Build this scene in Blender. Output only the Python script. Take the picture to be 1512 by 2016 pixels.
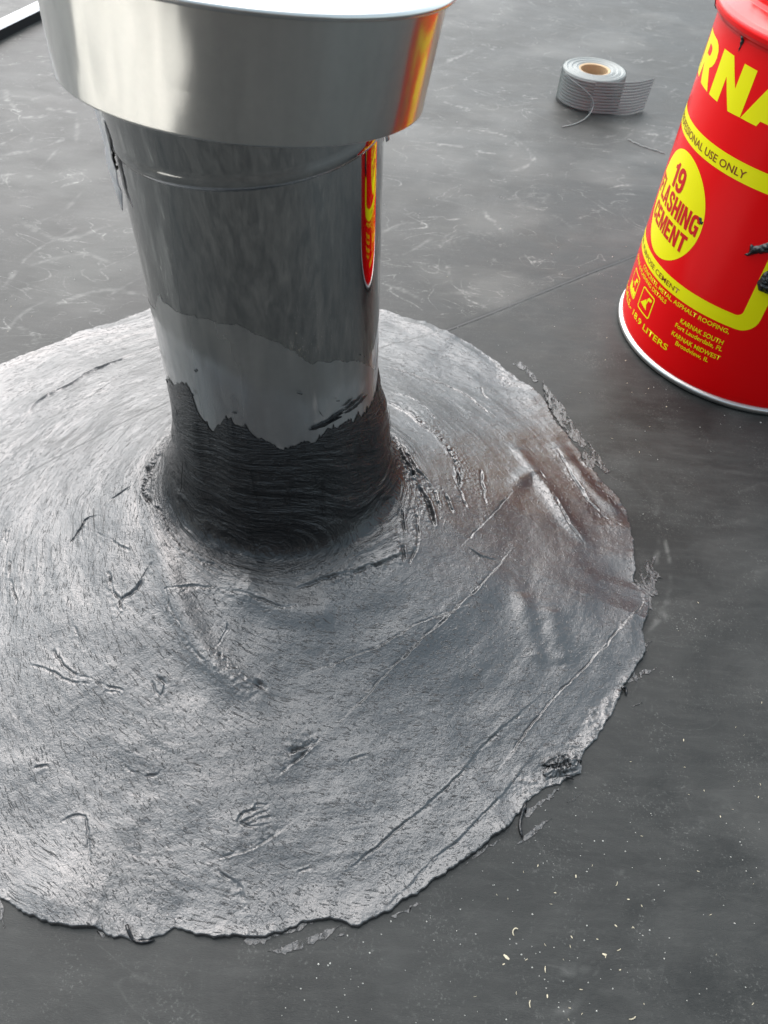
import bpy, bmesh, math, random
import numpy as np
from mathutils import Matrix, Vector

for o in list(bpy.data.objects):
    bpy.data.objects.remove(o, do_unlink=True)
SC = bpy.context.scene
COL = SC.collection
R = math.radians

# ------------------------------------------------------------------ camera
cam_d = bpy.data.cameras.new("camera")
cam = bpy.data.objects.new("camera", cam_d)
COL.objects.link(cam)
_p, _r = 0.854048021, 0.0832108358
_fw = Vector((0, math.cos(_p), -math.sin(_p)))
_rt = Vector((1, 0, 0))
_up = _rt.cross(_fw)
_r2 = _rt * math.cos(_r) + _up * math.sin(_r)
_u2 = -_rt * math.sin(_r) + _up * math.cos(_r)
M = Matrix((_r2, _u2, -_fw)).transposed().to_4x4()
M.translation = (0, 0, 0.53176)
cam.matrix_world = M
cam_d.sensor_fit = 'HORIZONTAL'
cam_d.sensor_width = 36.0
cam_d.lens = 36.0 * 1539.49 / 1512.0
cam_d.clip_start = 0.01
cam_d.clip_end = 400.0
cam_d.dof.use_dof = True
cam_d.dof.focus_distance = 0.60
cam_d.dof.aperture_fstop = 20.0
SC.camera = cam

# ------------------------------------------------------------------ light: bright hazy sky, sun veiled, ahead and to the left
SUN_EL, SUN_AZ = 52.0, -28.0          # azimuth measured from +Y (ahead) towards +X
world = bpy.data.worlds.new("World")
SC.world = world
world.use_nodes = True
nt = world.node_tree
nt.nodes.clear()
sky = nt.nodes.new('ShaderNodeTexSky')
sky.sky_type = 'NISHITA'
sky.sun_disc = False
sky.sun_elevation = R(SUN_EL)
sky.sun_rotation = R(SUN_AZ)
sky.air_density = 1.0
sky.dust_density = 3.0
sky.ozone_density = 1.0
hsv = nt.nodes.new('ShaderNodeHueSaturation')
hsv.inputs['Hue'].default_value = 0.465
hsv.inputs['Saturation'].default_value = 0.58
bg = nt.nodes.new('ShaderNodeBackground')
bg.inputs['Strength'].default_value = 0.12
wo = nt.nodes.new('ShaderNodeOutputWorld')
nt.links.new(sky.outputs[0], hsv.inputs['Color'])
nt.links.new(hsv.outputs[0], bg.inputs['Color'])
nt.links.new(bg.outputs[0], wo.inputs['Surface'])

sun_d = bpy.data.lights.new("sun", 'SUN')
sun_d.energy = 1.5
sun_d.angle = R(84)
sun_d.color = (1.0, 0.995, 0.97)
sun = bpy.data.objects.new("sun", sun_d)
COL.objects.link(sun)
_sd = Vector((math.sin(R(SUN_AZ)) * math.cos(R(SUN_EL)), math.cos(R(SUN_AZ)) * math.cos(R(SUN_EL)), math.sin(R(SUN_EL))))
sun.rotation_euler = _sd.to_track_quat('Z', 'Y').to_euler()
sun.location = _sd * 20

vs = SC.view_settings
vs.view_transform = 'Standard'
vs.look = 'None'
vs.exposure = 1.30
vs.gamma = 1.0
vs.use_curve_mapping = False

# ------------------------------------------------------------------ traced measures (millimetres on the roof)
DATA = {"edge":[[-180.0,-168.0,-156.0,-144.0,-132.0,-120.0,-112.6,-110.2,-107.5,-103.7,-101.4,-99.6,-97.0,-95.6,-93.8,-89.8,-87.4,-84.2,-80.3,-77.4,-75.8,-75.2,-70.8,-67.3,-64.8,-61.6,-58.4,-55.7,-52.6,-50.2,-46.7,-44.1,-41.7,-39.9,-35.2,-31.9,-28.1,-23.5,-19.8,-16.6,-13.8,-9.3,-7.5,-3.1,1.9,8.2,12.7,19.6,27.0,32.8,39.2,43.0,48.6,55.8,64.2,72.6,79.8,90.0,102.0,114.0,124.1,131.3,136.8,142.9,148.2,151.7,162.0],[367.6,367.2,365.4,362.2,357.9,352.6,345.9,346.5,347.7,343.8,339.2,341.9,341.8,337.8,331.4,332.8,331.3,332.1,324.1,324.4,327.6,331.6,328.6,323.4,319.8,316.0,315.2,313.3,309.4,307.8,307.4,310.5,314.2,310.0,310.0,311.3,310.5,312.1,315.8,311.9,314.1,314.9,303.1,303.3,304.8,309.3,301.1,292.0,291.7,292.1,307.3,310.3,310.1,316.3,323.4,326.8,330.2,333.5,340.0,346.4,352.8,350.5,353.5,354.7,362.4,368.1,365.4]],
 "cre":[[1.0,1.5,2.5,[97.9,392.6],[86.8,374.9],[62.3,342.3],[43.2,319.8],[25.1,299.0],[7.9,277.6],[-7.0,259.3]],[0.6,1.3,1.2,[62.4,340.2],[35.2,324.0],[2.3,300.3],[-32.8,281.8]],[2.0,1.8,1,[-57.4,333.5],[-39.5,341.8],[-17.5,351.1],[1.0,362.8],[18.2,374.3]],[1.6,1.5,0,[-154.3,324.4],[-139.6,327.5],[-109.2,327.5],[-89.6,322.2],[-74.2,318.8],[-58.7,319.5]],[1.2,1.3,0,[-155.5,324.4],[-149.9,312.3],[-137.6,297.8],[-128.6,285.5],[-114.2,274.7],[-98.6,263.2]],[1.3,1.2,0,[-109.4,306.3],[-104.9,299.3],[-110.0,288.3],[-114.7,277.5]],[2.5,3.5,0,[-112.8,282.9],[-99.3,278.6],[-88.8,269.1],[-73.4,261.9]],[1.6,1.6,0.5,[-29.5,233.7],[-37.0,225.6],[-46.2,216.5],[-54.5,207.5]],[2.2,3.0,0,[-32.4,230.9],[-40.6,226.9],[-50.3,221.9]],[1.5,1.4,0.6,[-47.0,174.8],[-56.0,166.9],[-68.1,160.9],[-84.7,153.6]],[1.2,1.2,0,[-77.2,175.8],[-74.9,182.2],[-65.5,186.0]],[1.2,1.2,0,[-74.5,175.5],[-68.1,181.2],[-60.3,184.9]],[1.2,1.2,0,[-70.5,175.8],[-62.9,180.0],[-56.5,181.2]],[1.2,1.2,0,[-77.1,175.2],[-67.1,174.8],[-57.5,176.8]],[1.2,1.2,0,[-70.1,183.2],[-67.4,187.4],[-61.9,188.5]],[1.8,1.5,1.5,[-345.8,543.6],[-342.2,563.4],[-323.9,583.7],[-302.3,611.6],[-280.6,635.3]],[2.0,1.7,-1.0,[-315.1,532.9],[-300.0,547.1],[-283.2,571.7]],[2.4,2.2,-1.0,[-285.9,571.9],[-276.7,590.4],[-264.7,601.8]],[1.0,1.2,0,[-346.3,547.6],[-336.4,532.8]],[0.9,1.2,-0.8,[-298.9,551.0],[-272.6,570.7],[-249.3,577.8],[-226.7,587.8]],[1.6,1.4,0,[-289.6,354.5],[-283.2,340.4],[-271.1,318.2]],[1.2,1.2,0,[-300.5,384.4],[-297.9,371.7],[-304.0,379.5],[-305.2,387.2]],[1.8,1.6,0,[-202.7,337.5],[-197.0,326.3],[-188.1,316.2],[-183.0,306.4],[-186.2,298.8]],[1.8,1.6,0,[-242.5,367.7],[-240.3,374.5],[-236.0,381.3],[-235.8,387.6],[-228.2,391.2]],[1.2,1.6,0,[-234.8,398.4],[-224.6,400.7],[-212.2,410.9],[-204.8,418.7]],[1.3,1.2,0,[-222.2,375.2],[-211.8,371.1],[-198.7,361.1],[-190.0,355.8]],[0.9,1.0,0,[-242.6,268.7],[-222.7,263.1],[-202.3,257.0],[-173.4,251.0]],[1.3,1.4,0,[-235.0,288.6],[-224.7,276.0],[-214.6,267.6],[-199.9,261.7],[-172.1,253.1]],[1.0,1.4,0,[-218.1,297.0],[-211.6,283.6]],[1.0,1.2,0,[-268.6,344.2],[-267.5,351.0]],[1.3,1.5,0,[-270.7,344.4],[-268.0,348.7]],[1.3,1.5,0,[-250.6,322.7],[-248.9,325.1]],[4.5,2.6,2.0,[63.1,460.0],[60.1,480.0],[54.2,499.1],[42.4,517.6],[27.8,533.6],[13.1,546.6],[-1.8,558.5]],[1.2,1.5,0.6,[41.4,550.2],[27.4,569.8],[12.3,580.0],[-2.8,582.9]],[4.0,3.0,0,[3.7,493.1],[10.8,473.3],[19.2,461.4],[22.7,450.9]],[4.0,3.0,0,[21.2,456.1],[32.0,438.1],[36.8,423.6],[40.7,409.9]],[2.5,2.5,0,[10.2,487.8],[24.6,461.0],[38.3,449.7],[44.1,429.8]],[2.0,2.5,0,[44.9,452.8],[51.8,441.5],[56.4,429.7]],[2.0,2.2,0,[84.1,492.1],[83.9,464.3],[85.9,450.4]],[1.8,2.2,0,[53.9,469.8],[63.1,452.3],[67.6,439.9]],[2.0,2.0,0,[13.9,411.8],[17.3,389.7],[17.6,366.0]],[1.8,2.0,0,[24.0,420.9],[28.2,393.4],[23.8,369.9]],[0.9,1.3,1.0,[225.5,388.8],[207.3,367.8],[187.0,342.2],[163.6,315.2],[141.7,291.0],[125.1,270.8],[101.6,238.3]],[1.0,1.6,0.8,[107.6,467.9],[87.9,434.2],[71.8,408.7]],[1.2,1.4,0,[71.9,396.4],[80.5,391.9],[93.5,392.2]],[-3.0,7,0,[113.3,483.7],[132.5,509.6],[147.8,490.1],[159.5,462.0],[176.2,439.0]],[1.6,2,0,[141.6,516.8],[149.9,487.3],[163.6,454.5],[175.1,437.6]],[-2.5,8,0,[160.7,568.1],[177.7,535.3],[193.5,503.8],[214.6,482.0]],[1.6,2.2,0,[164.4,553.9],[177.5,513.6],[194.9,477.8],[214.4,463.8]],[-2.5,7,0,[120.1,542.6],[139.8,508.7]],[-2.2,9,0,[137.6,360.4],[140.4,334.5],[147.3,314.5]],[-2.2,8,0,[112.3,368.0],[119.8,338.8],[126.8,310.7]],[1.3,1.6,0,[91.2,638.6],[93.2,624.6],[97.2,619.3]],[0.8,1.6,0.6,[-10.4,640.1],[26.7,632.7],[63.8,622.8],[94.4,592.4]],[2.0,2.4,0,[-71.1,140.7],[-67.8,135.8],[-62.5,127.2]],[1.3,1.6,0,[-86.9,148.2],[-77.9,143.1],[-70.9,139.3]],[1.0,1.4,0,[-190.9,167.6],[-175.8,173.0],[-165.5,148.1]],[1.0,1.5,0,[-217.9,200.2],[-209.8,202.0]],[1.2,1.2,0,[-142.8,198.7],[-135.8,201.8]],[1.2,1.5,0,[-151.9,259.8],[-144.2,249.7],[-141.6,259.1],[-149.0,263.4]],[1.0,1.6,0,[-8.6,220.1],[-3.6,222.7],[1.5,224.7]],[1.2,1.3,0,[-34.2,150.3],[-27.5,153.8]],[1.5,1.6,0,[-156.7,204.1],[-150.6,199.7]],[0.9,1.4,0.5,[199.2,643.7],[170.8,624.0],[146.3,653.4]],[1.5,2.5,0,[-187.3,316.2],[-177.9,325.8],[-170.2,343.6]],[0.8,1.5,0.8,[0.6,158.4],[31.8,186.2],[65.3,219.6],[86.9,247.1],[117.6,277.4]],[0.6,1.5,0.7,[21.8,133.8],[52.8,166.4],[86.5,198.6],[116.1,236.5]],[3.5,2.2,-2.5,[-189.2,464.5],[-193.4,446.6],[-194.7,426.8],[-192.1,405.5],[-182.3,395.5]],[2.5,1.6,0,[-188.1,448.5],[-183.5,427.6],[-182.3,409.1]],[2.5,1.6,0,[-193.2,437.7],[-190.3,423.4],[-185.9,404.7]],[1.5,1.3,0,[-182.3,395.5],[-169.7,386.2],[-154.5,363.4],[-131.9,348.6],[-111.1,339.3]],[-3.2,9,0,[-177.0,373.5],[-157.4,339.2],[-134.6,301.5],[-111.2,274.1],[-79.7,256.2]],[-3.0,10,0,[-102.4,332.3],[-66.5,317.1],[-29.2,316.8]]],
 "scuff":[[5,0.9,[-655.0,1281.7],[-642.2,1252.4],[-616.9,1220.9],[-600.3,1203.6]],[4,0.7,[-616.1,1167.7],[-595.7,1195.2],[-574.1,1199.5],[-558.2,1221.3]],[3,0.8,[-575.0,1231.2],[-550.5,1228.5],[-519.7,1223.4]],[4,0.5,[-593.7,1099.9],[-577.9,1136.6],[-565.7,1144.1]],[3,0.6,[-556.5,1118.6],[-561.1,1139.8]],[5,0.5,[-582.0,1069.7],[-552.1,1086.5],[-520.6,1122.0],[-514.4,1136.7]],[4,0.5,[-512.7,1098.7],[-512.6,1066.7],[-517.3,1039.5]],[4,0.4,[-559.8,1012.5],[-531.5,1020.4],[-518.2,1012.5]],[8,0.5,[-640.5,1262.6],[-609.3,1265.1]],[5,0.5,[-611.3,1351.9],[-606.9,1363.8]],[4,0.4,[-522.2,1219.1],[-504.3,1168.1],[-492.6,1127.3]],[8,0.35,[-467.9,1028.8],[-453.5,1038.8]],[3,0.5,[-494.4,1024.1],[-474.5,1038.1]],[5,0.6,[-700.6,1376.6],[-674.6,1393.7]],[3,0.6,[-689.0,1437.2],[-675.2,1452.4]],[3,0.5,[-647.5,1406.6],[-630.4,1419.7]],[2.5,0.7,[2.7,1217.1],[65.3,1218.3],[104.2,1204.7],[150.6,1201.2]],[2.5,0.6,[-48.9,1292.0],[-0.6,1309.3],[23.9,1316.1]],[3,0.6,[24.7,1283.5],[81.4,1287.0],[129.9,1277.6],[153.2,1258.1],[167.0,1216.3]],[4,0.6,[153.7,1267.3],[171.9,1234.7],[181.2,1193.2],[168.2,1169.2],[148.2,1149.3]],[3,0.6,[21.9,1403.7],[56.6,1375.0],[90.4,1361.3],[121.8,1335.5]],[7,0.7,[44.4,1560.7],[69.5,1596.6],[95.5,1633.7]],[2.5,0.4,[-48.4,1284.4],[8.4,1286.0]],[3,0.5,[404.7,1760.2],[435.1,1727.9]],[3,0.4,[391.0,1630.2],[443.0,1654.6],[479.5,1642.1]],[5,0.3,[-41.0,1452.1],[21.3,1431.8],[65.0,1463.3]],[3,0.8,[101.9,1025.6],[112.3,995.7],[127.8,969.0]],[4,0.7,[107.1,1005.7],[117.1,993.7]],[3,0.6,[51.6,882.9],[55.6,866.1],[58.3,843.9]],[4,0.35,[-17.8,890.0],[1.0,898.9],[32.4,940.9]],[4,0.35,[-20.4,826.7],[4.8,814.2],[23.5,801.0]],[3,0.35,[-34.2,943.0],[-2.3,974.3],[31.7,973.2]],[2,0.25,[75.1,929.5],[71.4,932.7],[70.3,937.4],[72.1,942.4],[76.4,946.6],[82.2,948.8],[87.9,948.6],[92.3,945.9],[94.1,941.4]],[2,0.25,[67.5,925.4],[63.0,931.4],[62.7,939.0],[66.8,946.6],[74.3,952.6],[83.6,955.4],[92.6,954.5],[99.3,950.1],[102.1,943.2]],[2,0.25,[58.4,923.4],[54.5,932.3],[56.1,942.5],[62.9,952.2],[73.7,959.2],[86.3,962.1],[98.1,960.3],[106.6,954.2],[110.1,945.0]],[2,0.25,[48.6,923.8],[46.6,935.5],[50.8,947.9],[60.8,958.9],[74.8,966.3],[90.2,968.8],[104.2,965.8],[114.1,958.0],[118.2,946.8]],[1.2,0.35,[243.7,495.3],[251.8,465.5],[252.6,431.0],[246.8,403.2],[235.3,376.2],[216.7,348.9]],[1.2,0.4,[250.9,496.1],[247.5,459.1],[239.0,424.0]],[1,0.4,[229.2,390.9],[236.1,381.3],[239.4,370.6]],[4,0.55,[-457.1,761.9],[-451.8,828.5],[-417.4,893.9]],[8,0.4,[-499.1,905.8],[-427.9,867.6],[-371.6,913.9]],[6,0.45,[-444.0,807.0],[-393.0,837.6],[-351.1,821.3]],[5,0.4,[-393.4,730.5],[-347.2,767.7],[-299.1,764.4]],[3,0.5,[-398.9,682.0],[-385.9,661.1]],[2,0.6,[-415.3,688.9],[-404.8,683.0]],[6,0.35,[-439.3,983.0],[-447.9,927.3],[-476.4,896.8]],[3,0.4,[-341.3,748.1],[-321.7,782.0],[-304.2,806.2]]],
 "patch":[[[126.2,693.7],[135.5,699.1],[145.1,686.0],[152.9,669.1],[148.9,664.6],[139.7,681.3],[132.4,689.7]],[[157.9,667.7],[165.2,647.4],[176.2,630.0],[180.7,612.3],[189.5,592.2],[195.7,572.5],[189.4,568.4],[178.0,583.9],[169.0,603.7],[163.2,621.0],[158.4,638.9]],[[196.3,577.6],[204.9,560.3],[212.6,538.6],[208.7,535.0],[201.0,546.8],[194.9,533.4],[188.1,555.0]],[[230.7,429.1],[240.1,436.6],[236.1,421.9],[242.7,415.0],[234.0,405.4],[237.4,396.0],[229.1,394.0],[227.6,378.4],[222.2,381.3],[217.4,395.2],[218.2,407.5]],[[213.8,345.4],[224.3,349.3],[217.7,343.9]],[[212.0,339.5],[218.7,340.2],[212.5,337.3]],[[197.4,311.5],[204.7,317.6],[213.3,321.5],[222.8,324.8],[217.1,319.7],[209.0,314.4],[198.6,309.0]],[[198.0,288.1],[206.6,293.2],[202.1,289.4]],[[113.0,203.0],[126.4,211.9],[138.0,220.1],[130.7,213.0],[121.7,206.5],[112.8,198.1]],[[106.3,180.0],[115.1,190.1],[131.1,199.6],[126.6,195.1],[113.3,183.9]],[[71.9,164.3],[74.7,169.6],[84.3,176.9],[95.4,183.1],[89.8,178.0],[80.1,170.7]],[[142.7,211.1],[152.7,218.4],[148.8,215.2]],[[-46.9,105.8],[-38.3,109.2],[-27.8,113.3],[-13.8,120.2],[-5.7,122.5],[-11.6,117.0],[-27.3,109.2],[-37.5,104.1]],[[-10.5,115.4],[-6.1,117.9],[-1.6,118.6],[-7.7,115.3]],[[-64.2,110.5],[-59.2,113.4],[-50.3,115.7],[-39.7,119.0],[-29.1,123.2],[-21.8,124.6],[-28.6,119.0],[-39.2,115.7],[-51.3,110.7],[-60.1,108.4]],[[24.7,130.7],[32.0,134.8],[43.2,140.5],[35.8,135.1]],[[-216.2,123.5],[-212.4,119.5],[-206.0,105.7],[-209.9,111.2],[-212.9,116.0]],[[-151.2,109.8],[-146.9,110.6],[-140.2,106.5],[-147.6,106.8]]],
 "drip":[[[112.5,206.5],[110.0,199.3],[108.3,192.2],[109.9,184.3]],[[111.5,205.0],[112.9,200.9]],[[191.2,301.3],[195.5,303.4],[195.1,297.3]],[[142.0,227.8],[147.8,227.5]],[[-133.7,112.8],[-129.2,106.5],[-123.3,104.8],[-115.6,106.7]]],
 "clump":[[127.2,234.2],[139.2,239.0],[152.0,240.1]],
 "chip":[[119.2,168.0],[109.5,163.4],[143.7,163.6],[129.4,152.5],[170.2,160.9],[176.3,152.2],[184.4,149.0],[176.5,135.7],[166.3,122.5],[96.4,113.4],[94.7,109.5],[119.6,108.6],[108.6,113.0],[157.0,119.4],[153.6,127.6],[165.5,111.7],[101.5,94.9],[120.0,94.7],[109.1,90.0],[77.0,91.3],[140.5,99.6],[177.3,94.8],[132.8,89.6],[169.3,86.7],[139.8,87.2],[131.6,83.7],[228.1,147.3],[260.9,168.3],[300.3,301.7],[280.1,273.6],[267.8,237.7],[283.0,236.8],[279.2,227.3],[229.3,224.6],[240.9,228.5],[233.4,265.4],[230.2,244.6],[191.1,192.9],[248.7,211.0],[258.6,216.9],[191.0,244.8],[275.4,279.6],[226.8,124.5],[243.4,99.6],[225.4,173.2],[155.3,171.1],[120.6,121.9],[91.6,148.3],[98.7,146.5],[126.2,145.5],[166.2,136.1],[177.2,136.0],[137.6,127.6],[136.2,122.3],[131.3,114.7],[157.5,118.3],[254.1,715.3],[249.7,675.1],[286.7,641.6],[253.0,660.8],[268.0,660.8],[272.4,669.7],[230.8,713.1],[237.9,755.1],[276.0,926.9],[280.4,1045.5],[290.0,964.6],[253.2,714.8],[286.4,642.0],[263.6,608.3],[197.0,653.3],[250.3,675.7],[225.6,526.0],[269.3,390.8],[246.9,360.8],[246.7,568.5],[222.1,585.8],[-422.5,678.7],[-436.1,723.4],[-371.2,665.8],[-407.5,709.0],[9.0,1038.3],[26.5,1045.6],[56.2,1445.8],[37.0,1435.1],[123.4,978.8],[318.2,942.0],[-577.9,1136.6],[-519.1,1488.0],[-686.5,1384.3],[-645.9,1366.3],[370.8,1219.3],[320.5,877.3],[53.2,854.4],[-15.4,744.9],[-25.2,761.2]],
 "curl":[103.0,127.3],
 "seam":[[-43.3,665.8],[37.3,726.3],[166.2,856.6],[290.5,934.0]],
 "thread":[[338.2,1293.2],[357.4,1274.8],[392.3,1252.7]],
 "bar":[[-742.9,1486.0],[-711.1,1599.6],[-765.9,1545.4],[-722.1,1625.2]],
 "flake":[[197.6,1938.7]],
 "ptop":[[-158.0,172.0],[-158.1,168.2],[-130.9,196.4],[-125.9,197.0],[-123.2,191.5],[-121.7,179.7],[-119.4,172.4],[-112.8,167.4],[-108.3,174.3],[-104.4,184.7],[-100.7,181.7],[-95.8,178.7],[-91.2,171.8],[-86.5,166.5],[-80.5,161.8],[-74.3,158.4],[-67.6,161.1],[-59.5,160.9],[-52.0,169.2],[-36.8,164.5],[-28.0,161.0],[-19.4,159.5],[-8.3,159.5],[2.8,168.7]],
 "pipepatch":[[-77.1,177.2],[-70.6,182.3],[-60.2,181.6],[-47.2,176.1],[-36.8,166.7],[-38.7,163.8],[-52.0,169.6],[-59.2,171.1],[-65.8,175.2],[-73.6,173.1]],
 "film":[[-142.6,243.9],[-133.8,261.8],[-131.8,257.0],[-127.2,257.6],[-122.3,255.7],[-114.2,257.5],[-112.1,259.1],[-110.6,257.1],[-104.8,258.8],[-100.7,256.9],[-94.5,257.1],[-91.4,258.2],[-87.7,255.1],[-85.1,251.3],[-81.2,250.5],[-77.4,246.7],[-75.0,245.4],[-72.7,242.2],[-67.7,237.3],[-65.3,232.9],[-62.2,228.4],[-58.9,224.5],[-56.0,225.7],[-51.2,221.2],[-46.0,220.6],[-40.4,214.7],[-34.7,212.3],[-28.1,205.2],[-21.0,196.1],[-9.0,181.7]]}

# ------------------------------------------------------------------ helpers
def tag(o, label=None, cat=None, group=None, kind=None):
    if label: o['label'] = label
    if cat: o['category'] = cat
    if group: o['group'] = group
    if kind: o['kind'] = kind
    return o

def empty(name, loc=(0, 0, 0)):
    o = bpy.data.objects.new(name, None)
    o.location = loc
    o.empty_display_size = 0.02
    COL.objects.link(o)
    return o

def link(name, me, mat=None, parent=None, smooth=False):
    o = bpy.data.objects.new(name, me)
    if mat: me.materials.append(mat)
    COL.objects.link(o)
    if parent is not None: o.parent = parent
    if smooth and len(me.polygons):
        me.polygons.foreach_set('use_smooth', np.ones(len(me.polygons), dtype=bool))
    return o

def from_bm(name, bm, mat=None, parent=None, smooth=False):
    me = bpy.data.meshes.new(name)
    bmesh.ops.recalc_face_normals(bm, faces=bm.faces[:])
    bm.to_mesh(me); bm.free()
    return link(name, me, mat, parent, smooth)

def grid_mesh(name, P, wrap=False, attrs=None):
    """P: (n, m, 3) array of points -> quad mesh built with numpy."""
    n, m = P.shape[:2]
    idx = np.arange(n * m).reshape(n, m)
    if wrap:
        nx = np.roll(idx, -1, 0)
        q = np.stack([idx[:, :-1], nx[:, :-1], nx[:, 1:], idx[:, 1:]], -1).reshape(-1, 4)
    else:
        q = np.stack([idx[:-1, :-1], idx[1:, :-1], idx[1:, 1:], idx[:-1, 1:]], -1).reshape(-1, 4)
    me = bpy.data.meshes.new(name)
    me.vertices.add(n * m)
    me.vertices.foreach_set('co', P.reshape(-1).astype(np.float32))
    me.loops.add(q.size)
    me.loops.foreach_set('vertex_index', q.reshape(-1).astype(np.int32))
    me.polygons.add(len(q))
    me.polygons.foreach_set('loop_start', np.arange(0, q.size, 4, dtype=np.int32))
    me.update(calc_edges=True)
    if attrs:
        for k, v in attrs.items():
            a = me.attributes.new(k, 'FLOAT', 'POINT')
            a.data.foreach_set('value', v.reshape(-1).astype(np.float32))
    return me

def lathe(name, prof, mat, parent=None, n=96, close=True):
    t = np.linspace(0, 2 * np.pi, n, endpoint=False)
    pr = []                                    # edge loops close to both ends of long runs keep the corners crisp
    for a, b in zip(prof[:-1], prof[1:]):
        a = np.array(a, float); b = np.array(b, float); L = np.hypot(*(b - a)); pr.append(a)
        if L > .003:
            e = min(.0006, L * .1); k = e / L
            pr += [a + (b - a) * k, a + (b - a) * .5, b - (b - a) * k]
    pr.append(np.array(prof[-1], float)); pr = np.array(pr)
    P = np.stack([np.cos(t)[:, None] * pr[None, :, 0], np.sin(t)[:, None] * pr[None, :, 0],
                  np.repeat(pr[None, :, 1], n, 0)], -1)
    return link(name, grid_mesh(name, P, wrap=True), mat, parent, True)

def tube(bm, pts, radii, seg=6):
    pts = [Vector(p) for p in pts]
    if not hasattr(radii, '__len__'): radii = [radii] * len(pts)
    rings = []
    for i, p in enumerate(pts):
        d = (pts[min(i + 1, len(pts) - 1)] - pts[max(i - 1, 0)]).normalized()
        u = d.orthogonal() if abs(d.z) > .95 else d.cross(Vector((0, 0, 1)))
        u.normalize(); v = d.cross(u)
        rings.append([bm.verts.new(p + (u * math.cos(a) + v * math.sin(a)) * radii[i])
                      for a in [2 * math.pi * k / seg for k in range(seg)]])
    for a, b in zip(rings[:-1], rings[1:]):
        for k in range(seg):
            bm.faces.new((a[k], a[(k + 1) % seg], b[(k + 1) % seg], b[k]))
    bm.faces.new(rings[0]); bm.faces.new(rings[-1][::-1])

class VN:
    """smooth value noise on a random lattice"""
    def __init__(s, seed): s.t = np.random.default_rng(seed).uniform(-1, 1, (256, 256))
    def __call__(s, x, y):
        xi = np.floor(x).astype(int); yi = np.floor(y).astype(int)
        fx = x - xi; fy = y - yi
        fx = fx * fx * fx * (fx * (fx * 6 - 15) + 10); fy = fy * fy * fy * (fy * (fy * 6 - 15) + 10)
        a = s.t[xi & 255, yi & 255]; b = s.t[(xi + 1) & 255, yi & 255]
        c = s.t[xi & 255, (yi + 1) & 255]; d = s.t[(xi + 1) & 255, (yi + 1) & 255]
        return (a * (1 - fx) + b * fx) * (1 - fy) + (c * (1 - fx) + d * fx) * fy

def fbm(vn, x, y, f, oct=4, g=.5):
    s = 0; a = 1
    for k in range(oct):
        s = s + a * vn(x * f + 17.3 * k, y * f + 5.1 * k); a *= g; f *= 2.03
    return s

def smooth_line(pts, step):
    """Catmull-Rom through pts, resampled about every step"""
    p = np.array(pts, float)
    if len(p) == 2:
        n = max(2, int(np.linalg.norm(p[1] - p[0]) / step)); t = np.linspace(0, 1, n + 1)[:, None]
        return p[0] * (1 - t) + p[1] * t
    q = np.vstack([2 * p[0] - p[1], p, 2 * p[-1] - p[-2]]); out = []
    for i in range(len(p) - 1):
        a, b, c, d = q[i:i + 4]
        n = max(2, int(np.linalg.norm(c - b) / step)); t = np.linspace(0, 1, n, endpoint=False)[:, None]
        out.append(.5 * (2 * b + (c - a) * t + (2 * a - 5 * b + 4 * c - d) * t ** 2 + (3 * b - a - 3 * c + d) * t ** 3))
    out.append(p[-1:])
    return np.vstack(out)

def poly_dist(x, y, pts):
    """distance, side and position (0..1) to a polyline, for flat arrays"""
    best = np.full(x.shape, 1e9); side = np.zeros(x.shape); pos = np.zeros(x.shape)
    n = len(pts) - 1
    for i in range(n):
        a, b = pts[i], pts[i + 1]; ab = b - a; L = ab @ ab + 1e-12
        t = np.clip(((x - a[0]) * ab[0] + (y - a[1]) * ab[1]) / L, 0, 1)
        dx = x - a[0] - t * ab[0]; dy = y - a[1] - t * ab[1]
        d = np.hypot(dx, dy); m = d < best
        best = np.where(m, d, best); side = np.where(m, np.sign(ab[0] * dy - ab[1] * dx), side)
        pos = np.where(m, (i + t) / n, pos)
    return best, side, pos

# ------------------------------------------------------------------ materials
def mat(name):
    m = bpy.data.materials.new(name); m.use_nodes = True
    n = m.node_tree.nodes; b = n['Principled BSDF']
    return m, n, m.node_tree.links, b

def simple(name, col, rough=.5, metal=0.0, ior=1.5, bump=0, scale=200, coat=0):
    m, n, l, b = mat(name)
    b.inputs['Base Color'].default_value = (*col, 1); b.inputs['Roughness'].default_value = rough
    b.inputs['Metallic'].default_value = metal; b.inputs['IOR'].default_value = ior
    b.inputs['Coat Weight'].default_value = coat; b.inputs['Coat Roughness'].default_value = .06
    if bump:
        tc = n.new('ShaderNodeTexCoord'); nz = n.new('ShaderNodeTexNoise'); nz.inputs['Scale'].default_value = scale
        nz.inputs['Detail'].default_value = 4
        bp = n.new('ShaderNodeBump'); bp.inputs['Strength'].default_value = bump; bp.inputs['Distance'].default_value = .001
        l.new(tc.outputs['Object'], nz.inputs['Vector']); l.new(nz.outputs['Fac'], bp.inputs['Height']); l.new(bp.outputs[0], b.inputs['Normal'])
    return m

def ramp(n, l, src, p0, p1, c0=(0, 0, 0, 1), c1=(1, 1, 1, 1)):
    r = n.new('ShaderNodeValToRGB'); e = r.color_ramp.elements
    e[0].position = p0; e[1].position = p1; e[0].color = c0; e[1].color = c1
    l.new(src, r.inputs['Fac']); return r.outputs['Color']

def noise(n, l, vec, scale, detail=3, rough=.5, dist=0):
    x = n.new('ShaderNodeTexNoise'); x.inputs['Scale'].default_value = scale; x.inputs['Detail'].default_value = detail
    x.inputs['Roughness'].default_value = rough; x.inputs['Distortion'].default_value = dist
    if vec is not None: l.new(vec, x.inputs['Vector'])
    return x.outputs['Fac']

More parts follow.
